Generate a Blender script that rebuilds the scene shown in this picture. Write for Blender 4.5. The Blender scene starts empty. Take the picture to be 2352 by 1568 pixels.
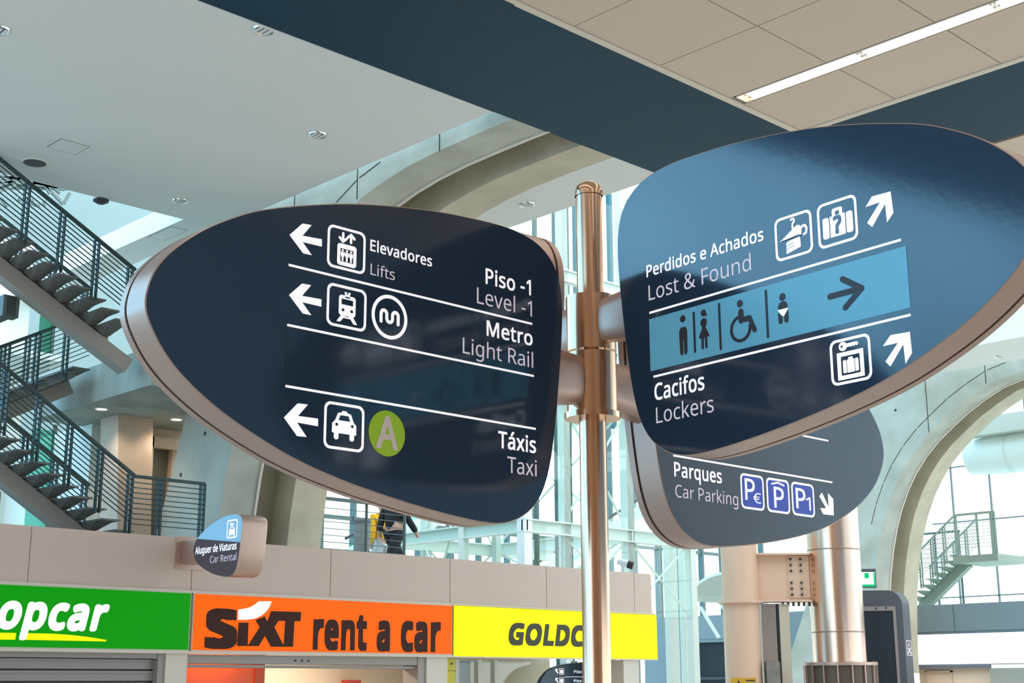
import bpy, bmesh, math, random
import numpy as np
from mathutils import Vector, Matrix
from mathutils.geometry import tessellate_polygon
random.seed(7)
SC = bpy.context.scene

# ------------------------------------------------------------------ camera
# hall axes: X runs along the shopfronts, Y runs towards the stairs, Z is up
F, PITCH, ROLL, AZ = 3190.0, math.radians(13.866), math.radians(0.21), math.radians(45.99)
EYE = np.array([0.0, 0.0, 1.9])
def cam_basis():
    fh = np.array([math.cos(AZ), math.sin(AZ), 0]); rt = np.array([math.sin(AZ), -math.cos(AZ), 0]); up = np.array([0, 0, 1.0])
    f = fh * math.cos(PITCH) + up * math.sin(PITCH); d = np.cross(f, rt)
    c, s = math.cos(ROLL), math.sin(ROLL)
    return np.array([c * rt + s * d, -s * rt + c * d, f])
MB_ = cam_basis()
cam = bpy.data.objects.new('camera', bpy.data.cameras.new('camera'))
SC.collection.objects.link(cam)
cam.data.sensor_width = 36.0; cam.data.lens = F / 2352 * 36.0
cam.data.clip_start = 0.05; cam.data.clip_end = 500
cam.matrix_world = Matrix(((MB_[0][0], -MB_[1][0], -MB_[2][0], 0), (MB_[0][1], -MB_[1][1], -MB_[2][1], 0), (MB_[0][2], -MB_[1][2], -MB_[2][2], 1.9), (0, 0, 0, 1)))
SC.camera = cam

# ------------------------------------------------------------------ light and exposure
SC.view_settings.view_transform = 'Standard'; SC.view_settings.look = 'None'
SC.view_settings.gamma = 1.0; SC.view_settings.use_curve_mapping = False
SC.view_settings.exposure = 0.0
W = bpy.data.worlds.new('daylight'); SC.world = W; W.use_nodes = True
WN = W.node_tree; WB = WN.nodes['Background']; WB.inputs[1].default_value = 2.45
# pale haze on one side of the sky, deeper clear blue over the far left of the hall
_tc = WN.nodes.new('ShaderNodeTexCoord'); _dp = WN.nodes.new('ShaderNodeVectorMath'); _dp.operation = 'DOT_PRODUCT'
_dv = Vector((-0.74, 0.62, 0.25)).normalized(); _dp.inputs[1].default_value = _dv
_mr = WN.nodes.new('ShaderNodeMapRange'); _mr.inputs['From Min'].default_value = 0.45; _mr.inputs['From Max'].default_value = 0.98; _mr.interpolation_type = 'SMOOTHSTEP'
_mx = WN.nodes.new('ShaderNodeMix'); _mx.data_type = 'RGBA'; _mx.inputs['A'].default_value = (0.86, 0.97, 1.0, 1); _mx.inputs['B'].default_value = (0.42, 1.0, 1.5, 1)
WN.links.new(_tc.outputs['Generated'], _dp.inputs[0]); WN.links.new(_dp.outputs['Value'], _mr.inputs['Value']); WN.links.new(_mr.outputs[0], _mx.inputs['Factor']); _ns = WN.nodes.new('ShaderNodeTexNoise'); _ns.inputs['Scale'].default_value = 4.5; _ns.inputs['Detail'].default_value = 3
_cr = WN.nodes.new('ShaderNodeMapRange'); _cr.inputs['From Min'].default_value = 0.36; _cr.inputs['From Max'].default_value = 0.68; _cr.inputs['To Min'].default_value = 0.72; _cr.inputs['To Max'].default_value = 1.55
_ml = WN.nodes.new('ShaderNodeVectorMath'); _ml.operation = 'SCALE'          # soft clouds
WN.links.new(_tc.outputs['Generated'], _ns.inputs['Vector']); WN.links.new(_ns.outputs[0], _cr.inputs['Value']); WN.links.new(_mx.outputs['Result'], _ml.inputs[0]); WN.links.new(_cr.outputs[0], _ml.inputs['Scale']); WN.links.new(_ml.outputs[0], WB.inputs[0])
SC.cycles.max_bounces = 8; SC.cycles.diffuse_bounces = 5; SC.cycles.glossy_bounces = 4
SC.cycles.use_denoising = True
SC.cycles.sample_clamp_indirect = 6.0

# ------------------------------------------------------------------ where a line of sight meets a plane of the hall
def ray(x, y): return np.array([(x - 1176) / F, (y - 784) / F, 1.0]) @ MB_
def onX(x, y, X): r = ray(x, y); return EYE + r * (X / r[0])
def onY(x, y, Y): r = ray(x, y); return EYE + r * (Y / r[1])
def onZ(x, y, Z): r = ray(x, y); return EYE + r * ((Z - 1.9) / r[2])
def atD(x, y, D): return EYE + ray(x, y) * D

# ------------------------------------------------------------------ materials
MATS = {}
def srgb(c): return tuple(((v / 255) / 12.92 if v / 255 <= 0.04045 else ((v / 255 + 0.055) / 1.055) ** 2.4) for v in c)
def mat(name, col, rough=0.6, metal=0.0, noise=0.0, nscale=8.0, spec=0.5, coat=0.0, emit=None, estr=0.0, bump=0.0, stretch=None, ior=None):
    if name in MATS: return MATS[name]
    m = bpy.data.materials.new(name); m.use_nodes = True; nt = m.node_tree; b = nt.nodes['Principled BSDF']
    b.inputs['Base Color'].default_value = (*col, 1); b.inputs['Roughness'].default_value = rough; b.inputs['Metallic'].default_value = metal
    b.inputs['Specular IOR Level'].default_value = spec
    if ior: b.inputs['IOR'].default_value = ior
    if coat: b.inputs['Coat Weight'].default_value = coat; b.inputs['Coat Roughness'].default_value = 0.03
    if emit: b.inputs['Emission Color'].default_value = (*emit, 1); b.inputs['Emission Strength'].default_value = estr
    if noise or bump:
        tc = nt.nodes.new('ShaderNodeTexCoord'); n = nt.nodes.new('ShaderNodeTexNoise'); n.inputs['Scale'].default_value = nscale; n.inputs['Detail'].default_value = 6
        src = tc.outputs['Object']
        if stretch:
            mp = nt.nodes.new('ShaderNodeMapping'); mp.inputs['Scale'].default_value = stretch; nt.links.new(src, mp.inputs[0]); src = mp.outputs[0]
        nt.links.new(src, n.inputs['Vector'])
        if noise:
            r = nt.nodes.new('ShaderNodeValToRGB'); r.color_ramp.elements[0].position = 0.3; r.color_ramp.elements[1].position = 0.7
            r.color_ramp.elements[0].color = (*[c * (1 - noise) for c in col], 1); r.color_ramp.elements[1].color = (*[min(1, c * (1 + noise)) for c in col], 1)
            nt.links.new(n.outputs[0], r.inputs[0]); nt.links.new(r.outputs[0], b.inputs['Base Color'])
        if bump:
            bp = nt.nodes.new('ShaderNodeBump'); bp.inputs['Strength'].default_value = bump; bp.inputs['Distance'].default_value = 0.01
            nt.links.new(n.outputs[0], bp.inputs['Height']); nt.links.new(bp.outputs[0], b.inputs['Normal'])
    MATS[name] = m; return m
def glass_mat(name, col, gloss=0.12):
    m = bpy.data.materials.new(name); m.use_nodes = True; nt = m.node_tree; nt.nodes.remove(nt.nodes['Principled BSDF'])
    t = nt.nodes.new('ShaderNodeBsdfTransparent'); t.inputs[0].default_value = (*col, 1)
    g = nt.nodes.new('ShaderNodeBsdfGlossy'); g.inputs['Roughness'].default_value = 0.02
    x = nt.nodes.new('ShaderNodeMixShader'); x.inputs[0].default_value = gloss
    nt.links.new(t.outputs[0], x.inputs[1]); nt.links.new(g.outputs[0], x.inputs[2]); nt.links.new(x.outputs[0], nt.nodes['Material Output'].inputs[0])
    return m
def emis(name, col, s):
    return mat(name, col, 0.4, emit=col, estr=s)

NAVY = mat('navy_vinyl', (0.022, 0.043, 0.076), 0.10, ior=1.72, bump=0.010, nscale=30)
WHITE = mat('white_vinyl', (0.86, 0.84, 0.9), 0.4, emit=(1, .98, 1), estr=.60)      # emission added to the sign vinyls to lift their brightness
PINKW = mat('pale_vinyl', (0.52, 0.46, 0.53), 0.4, emit=(.9, .8, .9), estr=.40)
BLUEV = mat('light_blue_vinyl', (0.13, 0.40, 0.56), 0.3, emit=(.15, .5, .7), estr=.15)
INK = mat('dark_ink', (0.035, 0.03, 0.035), 0.4)
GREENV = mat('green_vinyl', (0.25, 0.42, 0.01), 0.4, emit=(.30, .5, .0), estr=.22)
BLUEP = mat('parking_blue', (0.03, 0.07, 0.42), 0.35, emit=(.03, .10, .8), estr=.2)
CREAM = mat('cream_vinyl', (0.78, 0.66, 0.58), 0.4)
RIM = mat('satin_rim', (0.52, 0.37, 0.31), 0.36, 0.65)
RIMD = mat('rim_groove', (0.10, 0.075, 0.065), 0.5, 0.3)
STEEL = mat('brushed_steel', (0.74, 0.49, 0.34), 0.2, 1.0, bump=0.10, nscale=60, stretch=(1, 1, 0.02))
STEELC = mat('brushed_steel_column', (0.80, 0.57, 0.45), 0.24, 1.0, bump=0.10, nscale=30, stretch=(1, 1, 0.02))
BAND = mat('teal_band', (0.007, 0.043, 0.078), 0.6, spec=.25)
SLABW = mat('white_plaster', (0.76, 0.78, 0.77), 0.8)
TILE = mat('ceiling_tile', (0.68, 0.55, 0.45), 0.75)
TILETRIM = mat('ceiling_trim', (0.74, 0.65, 0.55), 0.6)
DARK = mat('dark_gap', (0.06, 0.05, 0.045), 0.8)
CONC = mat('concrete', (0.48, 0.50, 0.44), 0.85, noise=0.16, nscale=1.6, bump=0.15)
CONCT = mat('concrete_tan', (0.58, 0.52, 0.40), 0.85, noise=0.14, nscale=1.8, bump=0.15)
CONCD = mat('concrete_shaded', (0.34, 0.30, 0.22), 0.85, noise=0.12, nscale=1.8, bump=0.15)  # recess shade of the arch web put into a darker concrete colour
CONCW = mat('warm_concrete', (0.62, 0.50, 0.40), 0.8, noise=0.08, nscale=2)
PALEW = mat('pale_wall', (0.80, 0.88, 0.85), 0.8)
FLOORM = mat('stone_floor', (0.70, 0.63, 0.56), 0.35, noise=0.05, nscale=3)
CLAD = mat('beige_cladding', (0.66, 0.53, 0.46), 0.5)
CLADT = mat('cream_trim', (0.72, 0.66, 0.58), 0.5)
RAILM = mat('rail_paint', (0.035, 0.065, 0.065), 0.45, 0.2)
TREAD = mat('tread_metal', (0.16, 0.16, 0.15), 0.45, 0.3, noise=0.2, nscale=12)
STRING = mat('stringer_paint', (0.36, 0.33, 0.29), 0.55)
WSTEEL = mat('white_steel', (0.74, 0.82, 0.78), 0.5)
GSTEEL = mat('green_steel', (0.09, 0.14, 0.14), 0.5)
TANP = mat('tan_paint', (0.70, 0.47, 0.34), 0.45)
GREYB = mat('blue_grey_panel', (0.23, 0.30, 0.34), 0.5)
GREYK = mat('charcoal_paint', (0.075, 0.085, 0.105), 0.45)
BLACK = mat('black', (0.012, 0.014, 0.016), 0.4)
CHROME = mat('chrome', (0.8, 0.82, 0.82), 0.12, 1.0)
GLASS = glass_mat('glass', (0.95, 0.99, 0.98), 0.05)
GLASSG = glass_mat('green_glass', (0.78, 0.96, 0.92), 0.08)
TUBE = emis('tube', (1.0, 0.96, 0.92), 9.0)
LAMPW = emis('warm_lamp', (1.0, 0.90, 0.78), 14.0)

# ------------------------------------------------------------------ objects
ORG = {}
def link(o): SC.collection.objects.link(o); return o
def tag(o, label=None, cat=None, group=None, kind=None):
    if label: o['label'] = label
    if cat: o['category'] = cat
    if group: o['group'] = group
    if kind: o['kind'] = kind
    return o
def thing(name, label, cat, loc, group=None, kind=None):
    o = link(bpy.data.objects.new(name, None)); o.location = loc; o.empty_display_size = 0.2
    ORG[o.name] = np.array(loc, float); return tag(o, label, cat, group, kind)
class MB:
    def __init__(s): s.v = []; s.f = []; s.sm = []
    def add(s, vs, fs, smooth=False):
        n = len(s.v); s.v += [tuple(map(float, p)) for p in vs]; s.f += [tuple(i + n for i in f) for f in fs]; s.sm += [smooth] * len(fs); return s
    def box(s, x0, x1, y0, y1, z0, z1):
        x0, x1 = sorted((x0, x1)); y0, y1 = sorted((y0, y1)); z0, z1 = sorted((z0, z1))
        return s.add([(x0, y0, z0), (x1, y0, z0), (x1, y1, z0), (x0, y1, z0), (x0, y0, z1), (x1, y0, z1), (x1, y1, z1), (x0, y1, z1)],
                     [(0, 3, 2, 1), (4, 5, 6, 7), (0, 1, 5, 4), (1, 2, 6, 5), (2, 3, 7, 6), (3, 0, 4, 7)])
    def bar(s, a, b, w, h, up=(0, 0, 1)):
        a = Vector(a); b = Vector(b); d = (b - a).normalized(); u = Vector(up); sd = d.cross(u)
        if sd.length < 1e-4: sd = d.cross(Vector((1, 0, 0)))
        sd.normalize(); u = sd.cross(d); sd *= w / 2; u = u * h / 2
        vs = [a - sd - u, a + sd - u, a + sd + u, a - sd + u, b - sd - u, b + sd - u, b + sd + u, b - sd + u]
        return s.add(vs, [(0, 1, 2, 3), (7, 6, 5, 4), (0, 4, 5, 1), (1, 5, 6, 2), (2, 6, 7, 3), (3, 7, 4, 0)])
    def tube(s, pts, r, n=10, caps=True):
        pts = [Vector(p) for p in pts]; rings = []; rr = r if isinstance(r, (list, tuple)) else [r] * len(pts)
        for i, p in enumerate(pts):
            d = (pts[min(i + 1, len(pts) - 1)] - pts[max(i - 1, 0)]).normalized()
            a = d.cross(Vector((0, 0, 1)));  a = a if a.length > 1e-3 else d.cross(Vector((1, 0, 0)))
            a.normalize(); b = a.cross(d)
            rings.append([p + (a * math.cos(2 * math.pi * k / n) + b * math.sin(2 * math.pi * k / n)) * rr[i] for k in range(n)])
        vs = [v for g in rings for v in g]
        fs = [(i * n + k, i * n + (k + 1) % n, (i + 1) * n + (k + 1) % n, (i + 1) * n + k) for i in range(len(pts) - 1) for k in range(n)]
        s.add(vs, fs, True)
        if caps: s.add(rings[0], [tuple(range(n))]); s.add(rings[-1], [tuple(range(n))[::-1]])
        return s
    def lathe(s, c, prof, n=48):
        # prof: (radius, z) upwards
        vs = [(c[0] + r * math.cos(2 * math.pi * k / n), c[1] + r * math.sin(2 * math.pi * k / n), z) for r, z in prof for k in range(n)]
        fs = [(i * n + k, i * n + (k + 1) % n, (i + 1) * n + (k + 1) % n, (i + 1) * n + k) for i in range(len(prof) - 1) for k in range(n)]
        return s.add(vs, fs, True)
    def prism(s, loops, vec):
        # flat polygon (first loop outer, others holes) swept along vec
        loops = [[Vector(p) for p in l] for l in loops]; flat = [p for l in loops for p in l]; vec = Vector(vec); n = len(flat)
        tr = tessellate_polygon(loops)
        s.add(flat + [p + vec for p in flat], [t for t in tr] + [tuple(i + n for i in t[::-1]) for t in tr])
        o = 0
        for l in loops:
            k = len(l); s.add([p for p in l] + [p + vec for p in l], [(i, (i + 1) % k, (i + 1) % k + k, i + k) for i in range(k)], False); o += k
        return s
    def build(s, name, m, parent=None, label=None, smooth=None, sharp=True):
        me = bpy.data.meshes.new(name); org = ORG[parent.name] if parent else np.zeros(3)
        me.from_pydata([tuple(np.array(p) - org) for p in s.v], [], s.f); me.update()
        bm = bmesh.new(); bm.from_mesh(me); bmesh.ops.remove_doubles(bm, verts=bm.verts, dist=1e-5); bmesh.ops.recalc_face_normals(bm, faces=bm.faces); bm.to_mesh(me); bm.free()
        if smooth or (smooth is None and any(s.sm)):
            me.polygons.foreach_set('use_smooth', [True] * len(me.polygons)); me.set_sharp_from_angle(angle=math.radians(32))
        me.materials.append(m); o = link(bpy.data.objects.new(name, me)); ORG[o.name] = org
        if parent: o.parent = parent
        if label: o['label'] = label
        return o
def struct(name, mb, m, parent=None, **k):
    o = mb.build(name, m, parent, **k); o['kind'] = 'structure'; return o
def rename_copy(o, parent=None):
    c = o.copy(); link(c); c.parent = parent
    for ch in list(o.children): rename_copy(ch, c)
    return c

# =================================================================== THE SETTING
HC = 7.9
struct('floor', MB().box(-30, 60, -30, 60, -0.3, 0), FLOORM)
# tiled bays: square tiles with open joints, recessed backing
def tiles(name, xs, ys, skip=()):
    m = MB()
    for i in range(len(xs) - 1):
        if xs[i] in skip: continue
        for j in range(len(ys) - 1):
            m.box(xs[i] + .006, xs[i + 1] - .006, ys[j] + .006, ys[j + 1] - .006, HC, HC + .03)
    o = struct(name, m, TILE)
    b = struct('ceiling_backing', MB().box(xs[0] - .5, xs[-1] + .08, ys[0], ys[-1] + .08, HC + .16, HC + .3), DARK, o)
    return o
ysA = [8.19 - 1.19 * k for k in range(17)][::-1]
XA = sorted([12.42, 11.36, 11.13, 9.98, 8.74, 7.50, 7.27, 6.03, 4.79, 3.55, 2.31, 2.08, .84, -.40, -1.64, -2.65, -2.88, -4.12, -5.36, -6.60, -7.84, -9.0])
ceil1 = tiles('ceiling', XA, ysA, skip=(11.13, 7.27, 2.08, -2.88))
struct('trim_1', MB().box(-10, 12.5, 8.19, 8.27, HC - .012, HC + .05).box(12.42, 12.5, -10.8, 8.19, HC - .012, HC + .05), TILETRIM)
ceil2 = tiles('ceiling_right', [14.36, 15.6, 15.84, 16.96, 18.2, 19.4], ysA, skip=(15.6,))
struct('wall_back', MB().box(-9, 3.5, -11, -10.8, 0, 8.2), mat('back_wall_tan', (.66, .48, .36), .6))
struct('wall_reflect_blue', MB().box(3.5, 16, -7, -6.8, 2.6, 8.6), mat('reflect_wall_teal', (.22, .33, .50), .7, spec=.1))  # unseen wall, added and coloured for the reflection in the lifts board
struct('wall_reflect_grey', MB().box(16, 34, -7, -6.8, 2.6, 8.6), mat('reflect_wall_grey', (.82, .88, .94), .7, spec=.1))  # unseen paler wall, added for the reflection in the parking board
struct('wall_left', MB().box(-9.2, -9, -11, 1.5, 0, 8.2), mat('back_wall_tan', (.62, .47, .36), .6))
# dark blue soffit bands between the bays
struct('ceiling_beam', MB().prism([[(-22, 8.27, 0), (14.27, 8.27, 0), (14.27, 10.155, 0), (-22, 10.155, 0)]], (0, 0, .7)), BAND).location.z = HC - .012
struct('ceiling_beam_cross', MB().box(12.5, 14.27, -12, 8.27, HC - .012, HC + .7), BAND)
struct('trim_2', MB().box(-22, 9.55, 10.155, 10.19, HC - .02, HC + .3), SLABW)
# white plaster slab with the stair void cut out of it
struct('ceiling_slab', MB().prism([[(0.6, 10.19, HC), (9.55, 10.19, HC), (9.55, 21.5, HC), (9.02, 21.5, HC), (9.02, 15.6, HC), (0.6, 15.6, HC)]], (0, 0, .30)), SLABW)
struct('ceiling_slab_middle', MB().box(11.5, 12.4, 10.155, 17.5, HC, HC + .5), SLABW)
struct('ceiling_slab_right', MB().box(23.3, 24.95, -10, 14.6, HC, HC + .5), SLABW)

# concrete arches, one profile in the YZ plane
INTR = [(10.16, 7.75), (10.6, 7.745), (11.2, 7.73), (11.7, 7.69), (12.1, 7.63), (12.5, 7.54), (12.9, 7.36), (13.3, 7.14), (13.65, 6.9), (13.98, 6.66), (14.3, 6.36), (14.55, 6.05), (14.76, 5.72), (14.95, 5.32), (15.08, 4.95), (15.2, 4.5), (15.29, 4.05), (15.36, 3.5), (15.42, 2.6), (15.45, 0)]
OUTR = [(17.9, 0), (17.5, 2.4), (16.95, 3.6), (16.55, 4.6), (16.25, 5.4), (16.05, 6.4), (16.0, 8.4), (10.16, 8.4)]
AS = 1.027
INTR = [(8.4, 7.915)] + [(y * AS, 1.9 + (max(z, .001) - 1.9) * AS if z > .5 else 0) for y, z in INTR]
OUTR = [(y * AS, z * AS if z > .5 else 0) for y, z in OUTR[:-1]] + [(8.4, 8.62)]
def arch(name, X0, w, mat_face, off=0.0, parent=None):
    pts = []
    for i, (y, z) in enumerate(INTR):
        a = INTR[max(i - 1, 0)]; b = INTR[min(i + 1, len(INTR) - 1)]; d = Vector((b[0] - a[0], b[1] - a[1])).normalized()
        n = Vector((-d.y, d.x)); pts.append((X0, y + n.x * off, max(0, z + n.y * off)))
    pts += [(X0, y - (.25 if off else 0) * 0, z) for y, z in OUTR]
    return struct(name, MB().prism([pts], (w, 0, 0)), mat_face, parent)
def lit_edge(X, parent):  # lit edge of the rib drawn as a pale strip
    m = MB()
    for i in range(len(INTR) - 1):
        m.bar((X, INTR[i][0], INTR[i][1] + .004), (X, INTR[i + 1][0], INTR[i + 1][1] + .004), .035, .05)
    return struct('arch_lit_edge', m, CLADT, parent)
def double_arch(X):
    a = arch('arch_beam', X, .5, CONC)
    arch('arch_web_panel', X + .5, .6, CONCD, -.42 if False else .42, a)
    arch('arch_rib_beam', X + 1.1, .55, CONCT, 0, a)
    lit_edge(X + .52, a)
    # shuttering joint lines and tie holes cast in the face
    j = MB()
    for (y, z0) in ((11.4, 7.88), (12.94, 7.70), (14.27, 6.88)):
        j.box(X - .004, X, y - .008, y + .008, z0, 8.1)
    for i in range(len(INTR) - 6):
        a0, b0 = INTR[i], INTR[i + 1]
        def up(p, q, c):
            d = Vector((q[0] - p[0], q[1] - p[1])).normalized(); return (X - .002, c[0] + -d.y * .28 * -1 * -1, c[1] + d.x * .28)
        if i > 4: j.bar(up(a0, b0, a0), up(a0, b0, b0), .006, .012)
    for (y, z) in ((16.17, 5.2), (16.12, 4.25), (16.74, 4.7), (16.0, 6.5), (15.6, 7.1), (15.0, 7.45)):
        j.tube([(X - .006, y, z), (X + .01, y, z)], .028, 10)
    struct('arch_joints', j, DARK, a)
    return a
double_arch(9.86)
double_arch(25.66)

# =================================================================== SIGN DRAWING TOOLS
class Board:
    """a flat sign face: origin, unit vector along it, outward normal"""
    def __init__(s, org, u, n): s.o = np.array(org, float); s.u = np.array(u, float); s.n = np.array(n, float)
    def uv(s, x, y):
        r = ray(x, y); w = EYE + r * (((s.o - EYE) @ s.n) / (r @ s.n)); return ((w - s.o) @ s.u, w[2] - s.o[2])
    def P(s, a, b, lift=0.0): return tuple(s.o + s.u * a + np.array([0, 0, 1.0]) * b + s.n * lift)
    def poly(s, groups, name, m, parent, lift=0.0, th=0.0015, label=None):
        # groups: list of [outer, hole, ...] in board (u,z) coordinates
        mb = MB()
        for i, g in enumerate(groups): mb.prism([[s.P(a, b, lift) for a, b in l] for l in g], tuple(s.n * (th + (i % 40) * 3e-5)))
        return mb.build(name, m, parent, label=label)
    def poly_px(s, polys, name, m, parent, z=None, **k):
        f = (lambda p: p) if z is None else (lambda p: (z[0] + p[0] / z[2], z[1] + p[1] / z[2]))
        return s.poly([[[s.uv(*f(p)) for p in pl]] for pl in polys], name, m, parent, **k)
    def rule(s, a, b, name, m, parent, w=.0085, lift=0.0):
        (a0, z0), (a1, z1) = s.uv(*a), s.uv(*b); z = (z0 + z1) / 2
        return s.poly([[[(a0, z - w / 2), (a1, z - w / 2), (a1, z + w / 2), (a0, z + w / 2)]]], name, m, parent, lift)
    def frame(s, TL, TR, BR, BL):
        q = [s.uv(*p) for p in (TL, TR, BR, BL)]
        x0 = (q[0][0] + q[3][0]) / 2; x1 = (q[1][0] + q[2][0]) / 2; y1 = (q[0][1] + q[1][1]) / 2; y0 = (q[2][1] + q[3][1]) / 2
        return (x0, y0, x1, y1)
    def circ_px(s, c, top): a = s.uv(*c); b = s.uv(*top); return a, abs(b[1] - a[1])
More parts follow.
